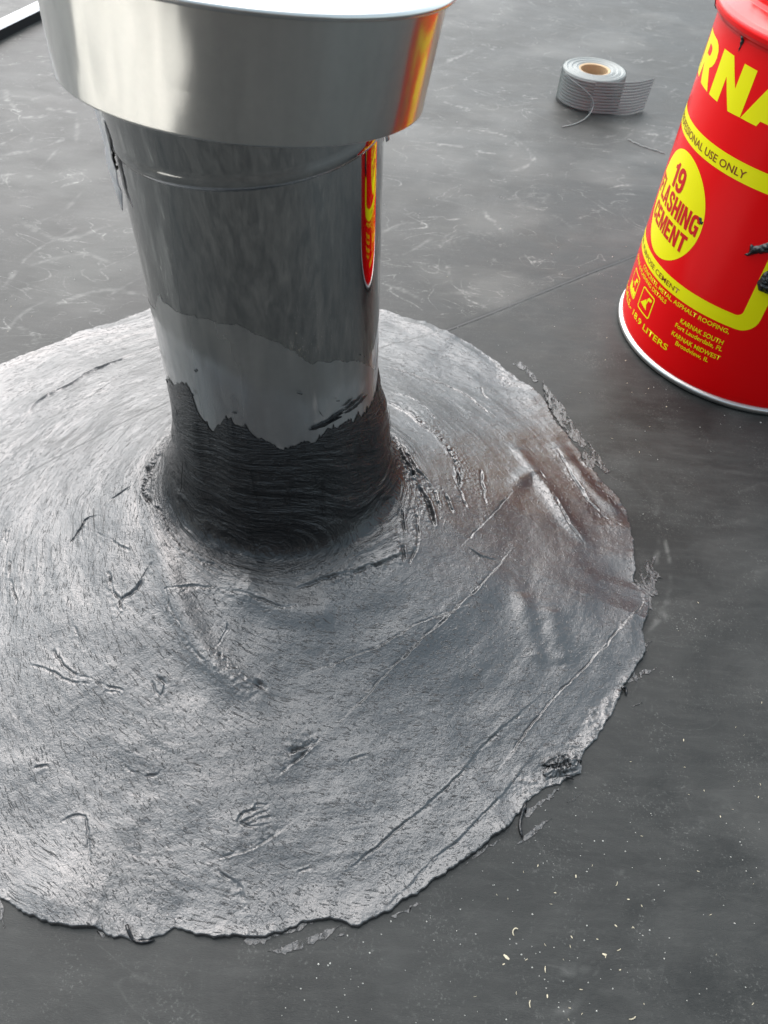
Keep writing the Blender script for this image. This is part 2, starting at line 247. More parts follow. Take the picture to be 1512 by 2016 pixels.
def math_(n, l, op, a, b=None, clamp=False):
    x = n.new('ShaderNodeMath'); x.operation = op; x.use_clamp = clamp
    for i, v in enumerate((a, b)):
        if v is None: continue
        if isinstance(v, (int, float)): x.inputs[i].default_value = v
        else: l.new(v, x.inputs[i])
    return x.outputs[0]

def mapping(n, l, src, sc=(1, 1, 1), rot=(0, 0, 0)):
    mp = n.new('ShaderNodeMapping'); mp.inputs['Scale'].default_value = sc; mp.inputs['Rotation'].default_value = rot
    l.new(src, mp.inputs['Vector']); return mp.outputs[0]

def mixc(n, l, fac, a, b):
    x = n.new('ShaderNodeMix'); x.data_type = 'RGBA'
    for s, v in (('Factor', fac), ('A', a), ('B', b)):
        k = [i for i in x.inputs if i.name == s and (i.type == ('VALUE' if s == 'Factor' else 'RGBA'))][0]
        if hasattr(v, 'is_linked'): l.new(v, k)
        else: k.default_value = v
    return [o for o in x.outputs if o.type == 'RGBA'][0]

def make_cement():
    """black fibred mastic, trowelled: wet sheen over a pitted, combed skin"""
    m, n, l, b = mat('flashing_cement')
    tc = n.new('ShaderNodeTexCoord'); ob = tc.outputs['Object']
    at = n.new('ShaderNodeAttribute'); at.attribute_name = 'along'
    aw = n.new('ShaderNodeAttribute'); aw.attribute_name = 'across'
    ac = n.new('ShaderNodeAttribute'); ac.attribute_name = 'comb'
    cb = n.new('ShaderNodeCombineXYZ'); l.new(at.outputs['Fac'], cb.inputs[0]); l.new(aw.outputs['Fac'], cb.inputs[1])
    flow = cb.outputs[0]
    fine = noise(n, l, ob, 800, 4, .6, .4)
    mid = noise(n, l, mapping(n, l, ob, (1, 1.5, 1), (0, 0, .5)), 330, 3, .55, .8)
    pits = ramp(n, l, noise(n, l, mapping(n, l, flow, (.7, 1, 1)), 420, 3, .6, 1.4), .28, .42)
    streak = noise(n, l, mapping(n, l, flow, (.16, 1, 1)), 620, 4, .6, .5)
    streak2 = noise(n, l, mapping(n, l, flow, (.13, 1, 1)), 300, 3, .6, .3)
    h = math_(n, l, 'ADD', math_(n, l, 'MULTIPLY', fine, .50), math_(n, l, 'MULTIPLY', mid, .36))
    h = math_(n, l, 'ADD', h, math_(n, l, 'MULTIPLY', pits, .80))
    s = math_(n, l, 'ADD', math_(n, l, 'MULTIPLY', streak, 2.4), math_(n, l, 'MULTIPLY', streak2, 4.2))
    h = math_(n, l, 'ADD', h, math_(n, l, 'MULTIPLY', s, ac.outputs['Fac']))
    bp = n.new('ShaderNodeBump'); bp.inputs['Strength'].default_value = 1.0; bp.inputs['Distance'].default_value = .00058
    l.new(h, bp.inputs['Height']); l.new(bp.outputs[0], b.inputs['Normal'])
    big = noise(n, l, ob, 14, 3)
    b.inputs['Base Color'].default_value = (.014, .0145, .0155, 1)
    r = n.new('ShaderNodeMapRange'); l.new(big, r.inputs['Value']); r.inputs['From Min'].default_value = .3; r.inputs['From Max'].default_value = .7
    r.inputs['To Min'].default_value = .30; r.inputs['To Max'].default_value = .38
    l.new(math_(n, l, 'SUBTRACT', r.outputs[0], math_(n, l, 'MULTIPLY', ac.outputs['Fac'], .17)), b.inputs['Roughness'])
    l.new(math_(n, l, 'SUBTRACT', 2.14, math_(n, l, 'MULTIPLY', ac.outputs['Fac'], .62)), b.inputs['IOR'])   # weaker reflection round the pipe puts the fillet's darkness into the material
    return m

def make_membrane():
    """dark grey EPDM rubber with chalky dust and scuffs"""
    m, n, l, b = mat('rubber_membrane')
    tc = n.new('ShaderNodeTexCoord'); ob = tc.outputs['Object']
    at = n.new('ShaderNodeAttribute'); at.attribute_name = 'dust'
    af = n.new('ShaderNodeAttribute'); af.attribute_name = 'scuffed'
    cloud = ramp(n, l, noise(n, l, mapping(n, l, ob, (1, 1.5, 1), (0, 0, .35)), 8, 9, .68, .9), .40, .72)
    wipe = ramp(n, l, noise(n, l, mapping(n, l, ob, (.45, 2.4, 1), (0, 0, .3)), 62, 8, .72, .6), .47, .74)
    speck = ramp(n, l, noise(n, l, ob, 520, 4, .7), .56, .70)
    patch = ramp(n, l, noise(n, l, ob, 26, 4, .6, .3), .44, .72)
    speck = math_(n, l, 'MULTIPLY', speck, patch)
    d = math_(n, l, 'ADD', math_(n, l, 'MULTIPLY', cloud, .10), math_(n, l, 'MULTIPLY', wipe, .05))
    d = math_(n, l, 'ADD', d, math_(n, l, 'MULTIPLY', speck, .36))
    for sc_, rot_, wid_, st_ in ((7.5, .4, .010, .80), (13, -.5, .013, .60), (4.2, 1.2, .005, .85)):   # thin chalky drag lines
        q = noise(n, l, mapping(n, l, ob, (1, 1.9, 1), (0, 0, rot_)), sc_, 2.2, .45, 1.6)
        ln = math_(n, l, 'ABSOLUTE', math_(n, l, 'SUBTRACT', q, .5))
        ln = ramp(n, l, ln, 0.0, wid_, (1, 1, 1, 1), (0, 0, 0, 1))
        mk = ramp(n, l, noise(n, l, ob, sc_ * 1.9, 3, .6), .50, .66)
        gr = ramp(n, l, noise(n, l, ob, 260, 4, .7), .36, .62)
        ln = math_(n, l, 'MULTIPLY', math_(n, l, 'MULTIPLY', ln, mk), math_(n, l, 'MULTIPLY', gr, st_))
        d = math_(n, l, 'ADD', d, math_(n, l, 'MULTIPLY', ln, af.outputs['Fac']))
    d = math_(n, l, 'ADD', d, at.outputs['Fac'], True)
    c = mixc(n, l, d, (.0185, .0200, .0194, 1), (.27, .27, .255, 1))
    l.new(c, b.inputs['Base Color'])
    r = n.new('ShaderNodeMapRange'); l.new(cloud, r.inputs['Value']); r.inputs['To Min'].default_value = .46; r.inputs['To Max'].default_value = .62
    l.new(r.outputs[0], b.inputs['Roughness'])
    weave = noise(n, l, mapping(n, l, ob, (1, 3, 1), (0, 0, .3)), 520, 3, .6)
    lump = noise(n, l, ob, 46, 3, .5)
    h = math_(n, l, 'ADD', math_(n, l, 'MULTIPLY', weave, .35), math_(n, l, 'MULTIPLY', lump, .9))
    bp = n.new('ShaderNodeBump'); bp.inputs['Strength'].default_value = .5; bp.inputs['Distance'].default_value = .0009
    l.new(h, bp.inputs['Height']); l.new(bp.outputs[0], b.inputs['Normal'])
    b.inputs['IOR'].default_value = 1.34
    return m

def make_steel(name, r_sharp, r_soft, mix, col=(.62, .62, .61), streak=0.0, wave=0.0):
    """rolled stainless sheet: a mirror-like lobe mixed with a brushed one, streaked along the height"""
    m, n, l, b = mat(name)
    b2 = n.new('ShaderNodeBsdfPrincipled')
    for q, rr in ((b, r_sharp), (b2, r_soft)):
        q.inputs['Metallic'].default_value = 1; q.inputs['Roughness'].default_value = rr
        q.inputs['Base Color'].default_value = (*col, 1)
    tc = n.new('ShaderNodeTexCoord'); ob = tc.outputs['Object']
    mp = mapping(n, l, ob, (1, 1, .10))
    nz = noise(n, l, mp, 26, 3, .6)
    nz2 = noise(n, l, ob, 120, 3, .6)
    f = math_(n, l, 'ADD', mix, math_(n, l, 'MULTIPLY', math_(n, l, 'SUBTRACT', nz, .5), streak * 2.2), True)
    f = math_(n, l, 'ADD', f, math_(n, l, 'MULTIPLY', math_(n, l, 'SUBTRACT', nz2, .5), .12), True)
    mx = n.new('ShaderNodeMixShader'); l.new(f, mx.inputs[0]); l.new(b.outputs[0], mx.inputs[1]); l.new(b2.outputs[0], mx.inputs[2])
    l.new(mx.outputs[0], n['Material Output'].inputs['Surface'])
    if wave:
        w = noise(n, l, mapping(n, l, ob, (1, 1, .35)), 22, 2, .5)
        br = noise(n, l, mapping(n, l, ob, (1, 1, 14)), 240, 2, .5)
        h = math_(n, l, 'ADD', math_(n, l, 'MULTIPLY', w, 1.0), math_(n, l, 'MULTIPLY', br, .004))
        bp = n.new('ShaderNodeBump'); bp.inputs['Strength'].default_value = 1; bp.inputs['Distance'].default_value = wave
        l.new(h, bp.inputs['Height'])
        for q in (b, b2): l.new(bp.outputs[0], q.inputs['Normal'])
    return m

M_CEM = make_cement()
M_MEM = make_membrane()
M_SMEAR = simple('thin_cement_film', (.022, .023, .024), .40, ior=1.8, bump=.8, scale=420)
n_, l_ = M_SMEAR.node_tree.nodes, M_SMEAR.node_tree.links
_tc = n_.new('ShaderNodeTexCoord')
l_.new(ramp(n_, l_, noise(n_, l_, mapping(n_, l_, _tc.outputs['Object'], (1, .35, 1), (0, 0, .45)), 230, 4, .65, .6), .40, .52), n_['Principled BSDF'].inputs['Alpha'])
M_PIPE = make_steel('polished_steel', .030, .16, .06, (.53, .53, .525), .02, .00010)
M_CAP = make_steel('brushed_steel', .12, .34, .46, (.74, .735, .71), .45, .0012)
M_FILM = make_steel('smeared_steel', .09, .40, .42, (.60, .60, .59), 1.1, .0006)
M_FOIL = simple('foil', (.80, .80, .82), .30, .55, bump=.6, scale=160)
M_RED = simple('red_enamel', (.88, .0, .002), .20, ior=1.42, bump=.10, scale=22)
M_YEL = simple('yellow_print', (.93, .86, .0), .30, ior=1.42)
M_DRED = simple('red_print', (.62, .004, .006), .32)
M_BRN = simple('brown_print', (.23, .035, .004), .35)
M_BLK = simple('wet_black_cement', (.008, .008, .009), .22, ior=1.6, bump=.9, scale=330)
M_TIN = simple('tinplate', (.60, .60, .58), .28, 1.0, bump=.15, scale=90)
M_WHT = simple('white_paint', (.78, .79, .82), .35)
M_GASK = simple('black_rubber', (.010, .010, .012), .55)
M_TAPE = simple('glass_fibre', (.31, .33, .32), .5, ior=1.4)
M_CARD = simple('cardboard', (.52, .37, .22), .8, bump=.4, scale=260)
M_CHIP = simple('pale_wood', (.58, .52, .38), .7)
M_SPK = simple('pale_dust', (.50, .50, .46), .8)
M_GREYC = simple('dried_cement', (.24, .25, .25), .6, bump=1.0, scale=240)

# ------------------------------------------------------------------ roof
PX, PY, RP = -0.08367, 0.44445, 0.0755        # vent pipe
def axis_pts():
    def grow(a, step, lim, sgn):
        out = []; s = step
        while abs(a) < lim:
            s *= 1.10; a += sgn * s; out.append(a)
        return out
    xs = np.arange(-.62, .70, .0029); ys = np.arange(-.02, .84, .0029)
    y2 = [ys[-1]]; s = .0029
    while y2[-1] < 1.9: s = min(s * 1.004, .0042); y2.append(y2[-1] + s)
    ys = np.r_[ys, y2[1:]]
    xs = np.r_[grow(xs[0], .0024, 40, -1)[::-1], xs, grow(xs[-1], .0024, 40, 1)]
    ys = np.r_[grow(ys[0], .0024, 40, -1)[::-1], ys, grow(ys[-1], .0042, 60, 1)]
    return xs, ys
xs, ys = axis_pts()
X, Y = np.meshgrid(xs, ys, indexing='ij')
v1, v2, v3 = VN(1), VN(2), VN(3)
near = np.exp(-(np.maximum(0, np.hypot(X, Y - .8) - 1.2) / .8) ** 2)
Z = (.0016 * fbm(v1, X, Y, 3.0, 3) + .0004 * fbm(v2, X, Y, 22, 2)) * near
Z -= .0002
dust = np.zeros_like(X)
SX, SY = X.reshape(-1), Y.reshape(-1); D = dust.reshape(-1)
wob = (fbm(v3, SX, SY, 60, 3) * .0022)
brk = fbm(v2, SX, SY, 150, 3)
def scuff(width, strength, pts, soft=1.0):
    p = smooth_line(np.array(pts).reshape(-1, 2) / 1000., .012)
    w = max(width, 1.25) / 1000.; pad = w * 3 + .006
    k = np.where((SX > p[:, 0].min() - pad) & (SX < p[:, 0].max() + pad) & (SY > p[:, 1].min() - pad) & (SY < p[:, 1].max() + pad))[0]
    if not len(k): return
    d, s, t = poly_dist(SX[k], SY[k], p)
    d = np.abs(d + wob[k])
    tap = np.clip(np.minimum(t, 1 - t) * 5 + .25, 0, 1)
    a = np.exp(-(d / w) ** 2) * strength * tap * np.clip(.62 + .55 * brk[k], 0.05, 1)
    D[k] = np.maximum(D[k], a)
for s in DATA['scuff']:
    scuff(s[0] * .42, s[1] * .72, [c for p in s[2:] for c in p])
rg = np.random.default_rng(11)
for k in range(130):                          # boot and tool scuffs all over the far half of the roof
    x0 = rg.uniform(-1.0, 1.1); y0 = rg.uniform(.62, 2.1); a = rg.normal(.15, .5) + (math.pi if rg.random() < .5 else 0)
    L = rg.uniform(.02, .12); c = rg.normal(0, 7)
    pts = []
    for q in np.linspace(0, 1, 5):
        pts += [(x0 + math.cos(a) * L * q) * 1000, (y0 + math.sin(a) * L * q) * 1000]; a += c * L / 4
    scuff(rg.uniform(.7, 2.6), rg.uniform(.08, .34), pts)
for k in range(70):                           # fine scratches in the near half
    x0 = rg.uniform(-.3, .7); y0 = rg.uniform(.0, .7); a = rg.normal(.35, .25); L = rg.uniform(.015, .06)
    scuff(rg.uniform(.7, 1.3), rg.uniform(.05, .14), [x0 * 1000, y0 * 1000, (x0 + L * math.cos(a)) * 1000, (y0 + L * math.sin(a)) * 1000])
# worn band of wiped dust: more chalk in the far half, little on the near sheet
sx0, sx1 = np.array(DATA['seam'][0]) / 1000, np.array(DATA['seam'][-1]) / 1000
sdir = (sx1 - sx0) / np.hypot(*(sx1 - sx0)); snrm = np.array([-sdir[1], sdir[0]])
sdist = (X - sx0[0]) * snrm[0] + (Y - sx0[1]) * snrm[1]        # >0: beyond the seam
far = np.clip(sdist / .5, 0, 1)
dust += (sdist > 0) * (.030 + .13 * np.clip(fbm(v3, X, Y * 1.5, 8, 4) + .1, 0, 1.2) + .05 * far)
# sheet lap: the near sheet lies 1.3 mm over the far one
lap = np.clip(-sdist / .0025, 0, 1)
Z += .0018 * lap
dust -= .14 * np.exp(-((sdist - .001) / .0035) ** 2)
dust += .05 * np.exp(-((sdist + .006) / .003) ** 2) * np.clip(fbm(v1, X, Y, 60, 3) + .3, 0, 1)
dust += np.where(sdist <= 0, .025 * np.clip(fbm(v1, X * .7 + Y, Y * 2.2 - X, 18, 4), 0, 1), 0)
# boot-worn, cleaner and smoother area at the near right
bx = ((X - .265) / .085) ** 2 + ((Y - .125) / .085) ** 2
dust += .030 * np.exp(-(np.sqrt(bx) - 1 + .15 * fbm(v1, X, Y, 12, 2)) ** 2 / .010) * np.clip(fbm(v2, X, Y, 30, 3) + .4, 0, 1) - .02 * np.clip(1.2 - bx, 0, 1)
dust = np.clip(dust, -.06, .85)
print('ROOF',xs[0],xs[-1],ys[0],ys[-1],len(xs),len(ys),(np.diff(xs)<=0).sum(),(np.diff(ys)<=0).sum())
roof = link('roof_membrane', grid_mesh('roof_membrane', np.stack([X, Y, Z], -1), attrs={'dust': dust, 'scuffed': np.clip(.12 + np.clip(sdist / .03, 0, 1), 0, 1)}), M_MEM, None, True)
tag(roof, 'dark grey rubber roof sheet with pale scuffs and a lap seam', kind='structure')
bm = bmesh.new()                                   # black strip along the lap, standing in for the shade in its gap
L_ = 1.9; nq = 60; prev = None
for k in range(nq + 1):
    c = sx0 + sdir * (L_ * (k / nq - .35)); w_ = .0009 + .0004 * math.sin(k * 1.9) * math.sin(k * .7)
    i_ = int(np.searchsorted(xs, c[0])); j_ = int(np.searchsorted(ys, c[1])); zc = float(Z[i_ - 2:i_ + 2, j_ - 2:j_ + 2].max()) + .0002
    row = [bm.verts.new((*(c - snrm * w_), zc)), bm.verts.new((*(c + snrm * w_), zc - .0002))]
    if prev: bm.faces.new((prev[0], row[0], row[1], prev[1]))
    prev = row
from_bm('lap_gap_shade', bm, M_GASK, roof)
def roof_z(x, y):
    i = int(np.clip(np.searchsorted(xs, x), 1, len(xs) - 1)); j = int(np.clip(np.searchsorted(ys, y), 1, len(ys) - 1))
    return float(max(Z[i, j], Z[i - 1, j], Z[i, j - 1], Z[i - 1, j - 1]))

# ------------------------------------------------------------------ mound of flashing cement
ETH = np.radians(np.array(DATA['edge'][0])); ER = np.array(DATA['edge'][1]) / 1000
def redge(th):
    return np.interp(th, np.r_[ETH[-1] - 2 * np.pi, ETH, ETH[0] + 2 * np.pi], np.r_[ER[-1], ER, ER[0]])
PT = np.array(DATA['ptop'])
PT = PT[np.argsort(PT[:, 0])]
def ptop(th):
    return np.interp(np.degrees(th), np.r_[-180, PT[:, 0], 30, 90, 150, 180], np.r_[150, PT[:, 1], 150, 130, 135, 150]) / 1000
NT, NA, NB = 2000, 90, 390
dens = np.interp(np.linspace(-1.5 * np.pi, .5 * np.pi, 4000), [-1.5 * np.pi, -3.6, -2.9, .7, 1.2, .5 * np.pi], [.35, .45, 1, 1, .45, .35])
th = np.interp(np.linspace(0, 1, NT), np.cumsum(dens) / np.sum(dens), np.linspace(-1.5 * np.pi, .5 * np.pi, 4000))          # cut line lies hidden behind the pipe
thw = (th + np.pi) % (2 * np.pi) - np.pi
vE, vF, vG, vH, vI = VN(21), VN(22), VN(23), VN(24), VN(25)
RE0 = redge(thw)
REs = np.convolve(np.pad(RE0, 45, mode='wrap'), np.hanning(91) / np.hanning(91).sum(), 'valid')
EH = .0007 + .0030 * np.clip(.5 + .9 * fbm(VN(41), th * 6, th * 0, 1, 3), 0, 1)
RE = RE0 + .0016 * fbm(vE, th * 14, th * 0, 1, 4) + .0011 * np.abs(fbm(vF, th * 60, th * 0 + 3, 1, 3))
ZT0 = ptop(thw); kern = np.hanning(61); kern /= kern.sum(); ZTs = np.convolve(np.pad(ZT0, 30, mode='edge'), kern, 'valid')
ZT = ZT0 + .0022 * fbm(vG, th * 16, th * 0, 1, 3) + .0035 * np.clip(fbm(vF, th * 34, th * 0 + 2, 1, 2), 0, 1) ** 2
RF = .096 + .021 * np.clip(np.cos(thw - np.pi), 0, 1) ** 2 + .006 * np.clip(np.cos(thw), 0, 1) + .002 * fbm(vH, th * 3, th * 0, 1, 2)
t = np.linspace(0, 1, NA, endpoint=False)[None]
B0, B1, B2, B3 = (1 - t) ** 3, 3 * t * (1 - t) ** 2, 3 * t * t * (1 - t), t ** 3
HF = .062
dA = B0 * (RP + .0005) + B1 * (RP + .0024) + B2 * (RP + .0075) + B3 * RF[:, None]
zA = B0 * ZTs[:, None] + B1 * (ZTs[:, None] * .45 + .045) + B2 * .069 + B3 * HF + (1 - t) ** 9 * (ZT - ZTs)[:, None]
u = np.linspace(0, 1, NB)[None] ** .92
dB = RF[:, None] + (REs - RF)[:, None] * u + (RE - REs)[:, None] * u ** 14
zB = EH[:, None] * np.clip(u, 0, 1) ** 3 + .0042 * (1 - u ** 3) + (HF - .0042) * (1 - u) ** 1.5
DD = np.concatenate([dA, dB, (RE + .0007)[:, None], (RE + .0009)[:, None]], 1)
ZZ = np.concatenate([zA, zB, np.full((NT, 1), .0010), np.full((NT, 1), -.0025)], 1)
TH = np.repeat(th[:, None], DD.shape[1], 1)
# lean of the pipe is followed by the fillet
lean = np.array([-.02818, .01006])
MX = PX + DD * np.cos(TH) + lean[0] * ZZ; MY = PY + DD * np.sin(TH) + lean[1] * ZZ
fx, fy = MX.reshape(-1), MY.reshape(-1)
flat = np.concatenate([np.clip((t - .25) / .75, 0, 1) * np.ones((NT, 1)), np.ones((NT, NB + 2))], 1)
uu = np.concatenate([np.zeros((NT, NA)), np.repeat(u, NT, 0), np.ones((NT, 2))], 1)
edge = np.clip((1 - uu) * (RE - RF)[:, None] / .010, 0, 1)          # fades relief at the thin rim
H = .0024 * fbm(vG, MX, MY, 11, 3) + .00035 * fbm(vI, MX, MY, 38, 3)
arc = TH * np.maximum(DD, .09) + .012 * fbm(vI, MX, MY, 17, 2)
# long trowel sweeps, roughly round the pipe, each spiralling a little outward
sweep = fbm(vH, (arc * .9 + DD * .35) * 9, (DD - TH * .018) * 60, 1, 3)
H += .00014 * sweep * np.clip((uu + .1) * 3, 0, 1)
# broad overlapping strokes of the trowel, each a straight-ish pull with its own heading
for k_, (ox, oy, ang_) in enumerate(((-.20, .25, .7), (.10, .30, .95), (-.05, .18, .25), (.08, .55, -.9), (-.30, .50, .5), (-.15, .20, -.5))):
    ca, sa = math.cos(ang_), math.sin(ang_)
    lx = (MX - ox) * ca + (MY - oy) * sa; ly = -(MX - ox) * sa + (MY - oy) * ca
    wgt = np.exp(-(lx / .12) ** 2 - (ly / .07) ** 2)
    H += wgt * (.0004 * fbm(vH, lx * 5 + k_, ly * 32 + k_ * 7, 1, 3) + .00006 * fbm(vE, lx * 22 + k_, ly * 330, 1, 2))
H += .00006 * fbm(vF, (arc + DD * .3) * 40, DD * 190, 1, 3)
H += .00008 * fbm(vE, MX, MY, 230, 3)
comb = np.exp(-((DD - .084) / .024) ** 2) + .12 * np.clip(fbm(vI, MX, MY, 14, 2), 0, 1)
warp = .020 * fbm(vH, arc * 7, ZZ * 9, 1, 2) + .10 * arc * np.exp(-((DD - .084) / .02) ** 2)
acr = DD + ZZ * .8 + warp
H += (.00034 * fbm(vE, arc * 40 + ZZ * 20, acr * 560, 1, 3) + .0010 * fbm(vF, arc * 16, acr * 170, 1, 3) + .0030 * fbm(vI, arc * 14, acr * 36, 1, 2)) * np.clip(comb, 0, 1.2)
Hf = H.reshape(-1)
jit = fbm(vE, fx, fy, 75, 4, .55) * .0012
for c in DATA['cre']:
    dep, w, stp = c[0] / 1000, c[1] / 1000, c[2] / 1000
    p = smooth_line(np.array(c[3:]) / 1000, .005)
    pad = .03 if stp else max(w, .004) * 4 + .002
    k = np.where((fx > p[:, 0].min() - pad) & (fx < p[:, 0].max() + pad) & (fy > p[:, 1].min() - pad) & (fy < p[:, 1].max() + pad))[0]
    if not len(k): continue
    d, s, q = poly_dist(fx[k], fy[k], p)
    tap = np.clip(np.minimum(q, 1 - q) * 6 + .35, 0, 1)
    if dep > 0:                                  # a torn edge: thin slit, lifted lip on one side, drag marks on the other
        sd = d * s + jit[k]; ad = np.abs(sd)
        brkn = np.clip(.62 + 1.0 * fbm(vG, fx[k], fy[k], 80, 3), 0, 1.2) * tap
        ws = np.clip(w * .46, .0006, .0016)
        Hf[k] -= dep * 1.1 * np.exp(-(ad / ws) ** 2) * brkn
        sg = 1 if stp >= 0 else -1
        lipd = sd * sg - ws * 1.6
        Hf[k] += dep * .28 * np.exp(-(lipd / (ws * 1.3)) ** 2) * brkn
        drag = np.exp(-np.maximum(0, -sd * sg) / (w * 2.5)) * (sd * sg < 0)
        Hf[k] += .25 * dep * drag * fbm(vF, fx[k], fy[k], 420, 2) * tap
        dj = ad
    else:
        Hf[k] -= dep * np.exp(-(d / w) ** 2) * tap; dj = d
    if stp:
        Hf[k] += stp * np.where(s > 0, 1, 0) * np.clip(1 - d / .028, 0, 1) ** 1.5 * np.clip(dj / (w * .6), 0, 1) * tap
H = Hf.reshape(H.shape)
# normal direction of the base sheet: mostly up on the flat, outwards on the pipe
nz_ = np.clip(flat, 0, 1); nr_ = np.sqrt(1 - nz_ ** 2)
Hs = np.where(flat < .5, np.maximum(H * .8, -.0003 + 0 * H) , H)
rise = np.concatenate([np.clip(t * 6, 0, 1) * np.ones((NT, 1)), np.ones((NT, NB + 2))], 1)
Hs = Hs * rise * (.12 + .88 * edge)
MX += Hs * nr_ * np.cos(TH); MY += Hs * nr_ * np.sin(TH); MZ = ZZ + Hs * nz_
MZ[:, :-2] = np.maximum(MZ[:, :-2], .0010 + .0004 * fbm(vE, MX[:, :-2], MY[:, :-2], 300, 2))
def ground_z(x_, y_):
    sd_ = (x_ - sx0[0]) * snrm[0] + (y_ - sx0[1]) * snrm[1]
    return .0016 * fbm(v1, x_, y_, 3.0, 3) + .0004 * fbm(v2, x_, y_, 22, 2) - .0002 + .0018 * np.clip(-sd_ / .0025, 0, 1)
MZ = MZ + ground_z(MX, MY) * np.clip(1.2 - MZ / .06, 0, 1) + .0003
lip = np.exp(-((1 - uu) * (RE - RF)[:, None] / .004) ** 2) * (uu < 1.1)
MZ[:, :-2] += (lip * .0008 * np.clip(fbm(vF, TH * 40, TH * 0 + 9, 1, 3), 0, 1))[:, :-2]
mound = empty('cement_mound', (PX, PY, 0))
tag(mound, 'wide grey-black mound of trowelled roofing cement spread around the base of the steel vent pipe', 'roof cement')
P = np.stack([MX - PX, MY - PY, MZ], -1)
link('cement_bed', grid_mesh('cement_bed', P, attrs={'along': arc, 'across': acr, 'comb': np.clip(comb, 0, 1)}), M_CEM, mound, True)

def flat_patch(name, pts, mat_, parent, off, z0, thick, jag=.0008, seed=0):
    """ragged thin island of smeared cement lying on the roof"""
    rr = random.Random(seed)
    p = [np.array(q, float) / 1000 for q in pts]; out = []
    for i in range(len(p)):
        a, b = p[i], p[(i + 1) % len(p)]; n = max(1, int(np.hypot(*(b - a)) / .0022))
        for k in range(n): out.append(a + (b - a) * k / n + np.array([rr.gauss(0, jag), rr.gauss(0, jag)]))
    bm = bmesh.new()
    z = z0 if z0 is not None else max(roof_z(*q) for q in out) + .0001
    vs_ = [bm.verts.new((q[0] - off[0], q[1] - off[1], z + thick)) for q in out]
    es = [bm.edges.new((vs_[i], vs_[(i + 1) % len(vs_)])) for i in range(len(vs_))]
    bmesh.ops.triangle_fill(bm, edges=es, use_beauty=True)
    g = bmesh.ops.extrude_edge_only(bm, edges=es)
    for v in [e for e in g['geom'] if isinstance(e, bmesh.types.BMVert)]: v.co.z -= thick + .0015
    return from_bm(name, bm, mat_, parent)
for i, pts in enumerate(DATA['patch']):
    flat_patch('cement_smear', pts, M_SMEAR, mound, (PX, PY), None, .00025, seed=i)
# stringy drips and the curled clump at the rim
for i, pts in enumerate(DATA['drip']):
    p = smooth_line(np.array(pts) / 1000, .004); n = len(p)
    bm = bmesh.new()
    rad = [.0011 + .0018 * math.exp(-((k / n - .72) / .16) ** 2) * (n > 8) for k in range(n)]; rad[-1] = .0003
    tube(bm, [(q[0] - PX, q[1] - PY, roof_z(*q) + .0012 + (.003 if k < 2 else 0)) for k, q in enumerate(p)], rad, 7)
    from_bm('cement_drip', bm, M_BLK, mound, True)
cl = np.array(DATA['clump']) / 1000
bm = bmesh.new(); rr = random.Random(5)
ux = (cl[2] - cl[0]) / np.hypot(*(cl[2] - cl[0])); uy = np.array([-ux[1], ux[0]]); Lc = np.hypot(*(cl[2] - cl[0]))
na_, nb_ = 56, 30; vv = {}
for i in range(na_):
    for j in range(nb_):
        a, b = i / (na_ - 1), j / (nb_ - 1) - .5
        p_ = cl[0] + ux * Lc * (a * 1.02 - .02) + uy * b * .016
        w_ = math.sin(math.pi * min(1, a * 1.02)) ** .5 * math.cos(math.pi * b) ** .7 if a < .98 else 0
        nq = float(1 - abs(fbm(vE, np.array([p_[0] * 210.]), np.array([p_[1] * 420.]), 1, 3)[0]))
        sh = .0018 * float(fbm(vF, np.array([p_[0] * 300.]), np.array([p_[1] * 300.]), 1, 2)[0])
        vv[i, j] = bm.verts.new((p_[0] - PX + sh, p_[1] - PY + sh, .0015 + roof_z(*p_) + w_ * (.0015 + .0055 * nq * nq)))
for i in range(na_ - 1):
    for j in range(nb_ - 1): bm.faces.new((vv[i, j], vv[i + 1, j], vv[i + 1, j + 1], vv[i, j + 1]))
q = [(cl[2][0] - PX + .0022 * math.cos(a), cl[2][1] - PY + .0006, .0042 + .0034 * math.sin(a)) for a in np.linspace(-1.2, 2.6, 9)]
tube(bm, q, [.0006, .0010, .0009, .0007, .0009, .0008, .0006, .0005, .0003], 6)
from_bm('cement_clump', bm, M_CEM, mound, True)
# loose hair-like fibres standing out of the combed fillet
bm = bmesh.new()
def on_fillet(i, j): return np.array([P[i, j, 0], P[i, j, 1], P[i, j, 2]])
rf = np.random.default_rng(8)
vis = np.where((thw > -2.75) & (thw < .35))[0]
for k in range(70):
    i = int(rf.choice(vis)); j = int(rf.uniform(12, NA - 8))
    pts = []
    di = rf.uniform(-1.2, 1.2) if rf.random() < .75 else 4
    ii, jj = float(i), float(j)
    for q in range(7):
        a, b2 = int(np.clip(ii, 0, NT - 1)), int(np.clip(jj, 0, NA + NB - 1))
        c = on_fillet(a, b2); out_ = np.array([math.cos(th[a]), math.sin(th[a]), .6]) * (.0006 + .0006 * math.sin(q * .5))
        pts.append(tuple(c + out_)); ii += rf.uniform(2, 5) * (1 if k % 2 else -1); jj += di + rf.normal(0, .8)
    tube(bm, pts, rf.uniform(.00012, .00026), 4)
tag(from_bm('fibre', bm, M_BLK, mound), kind='stuff')

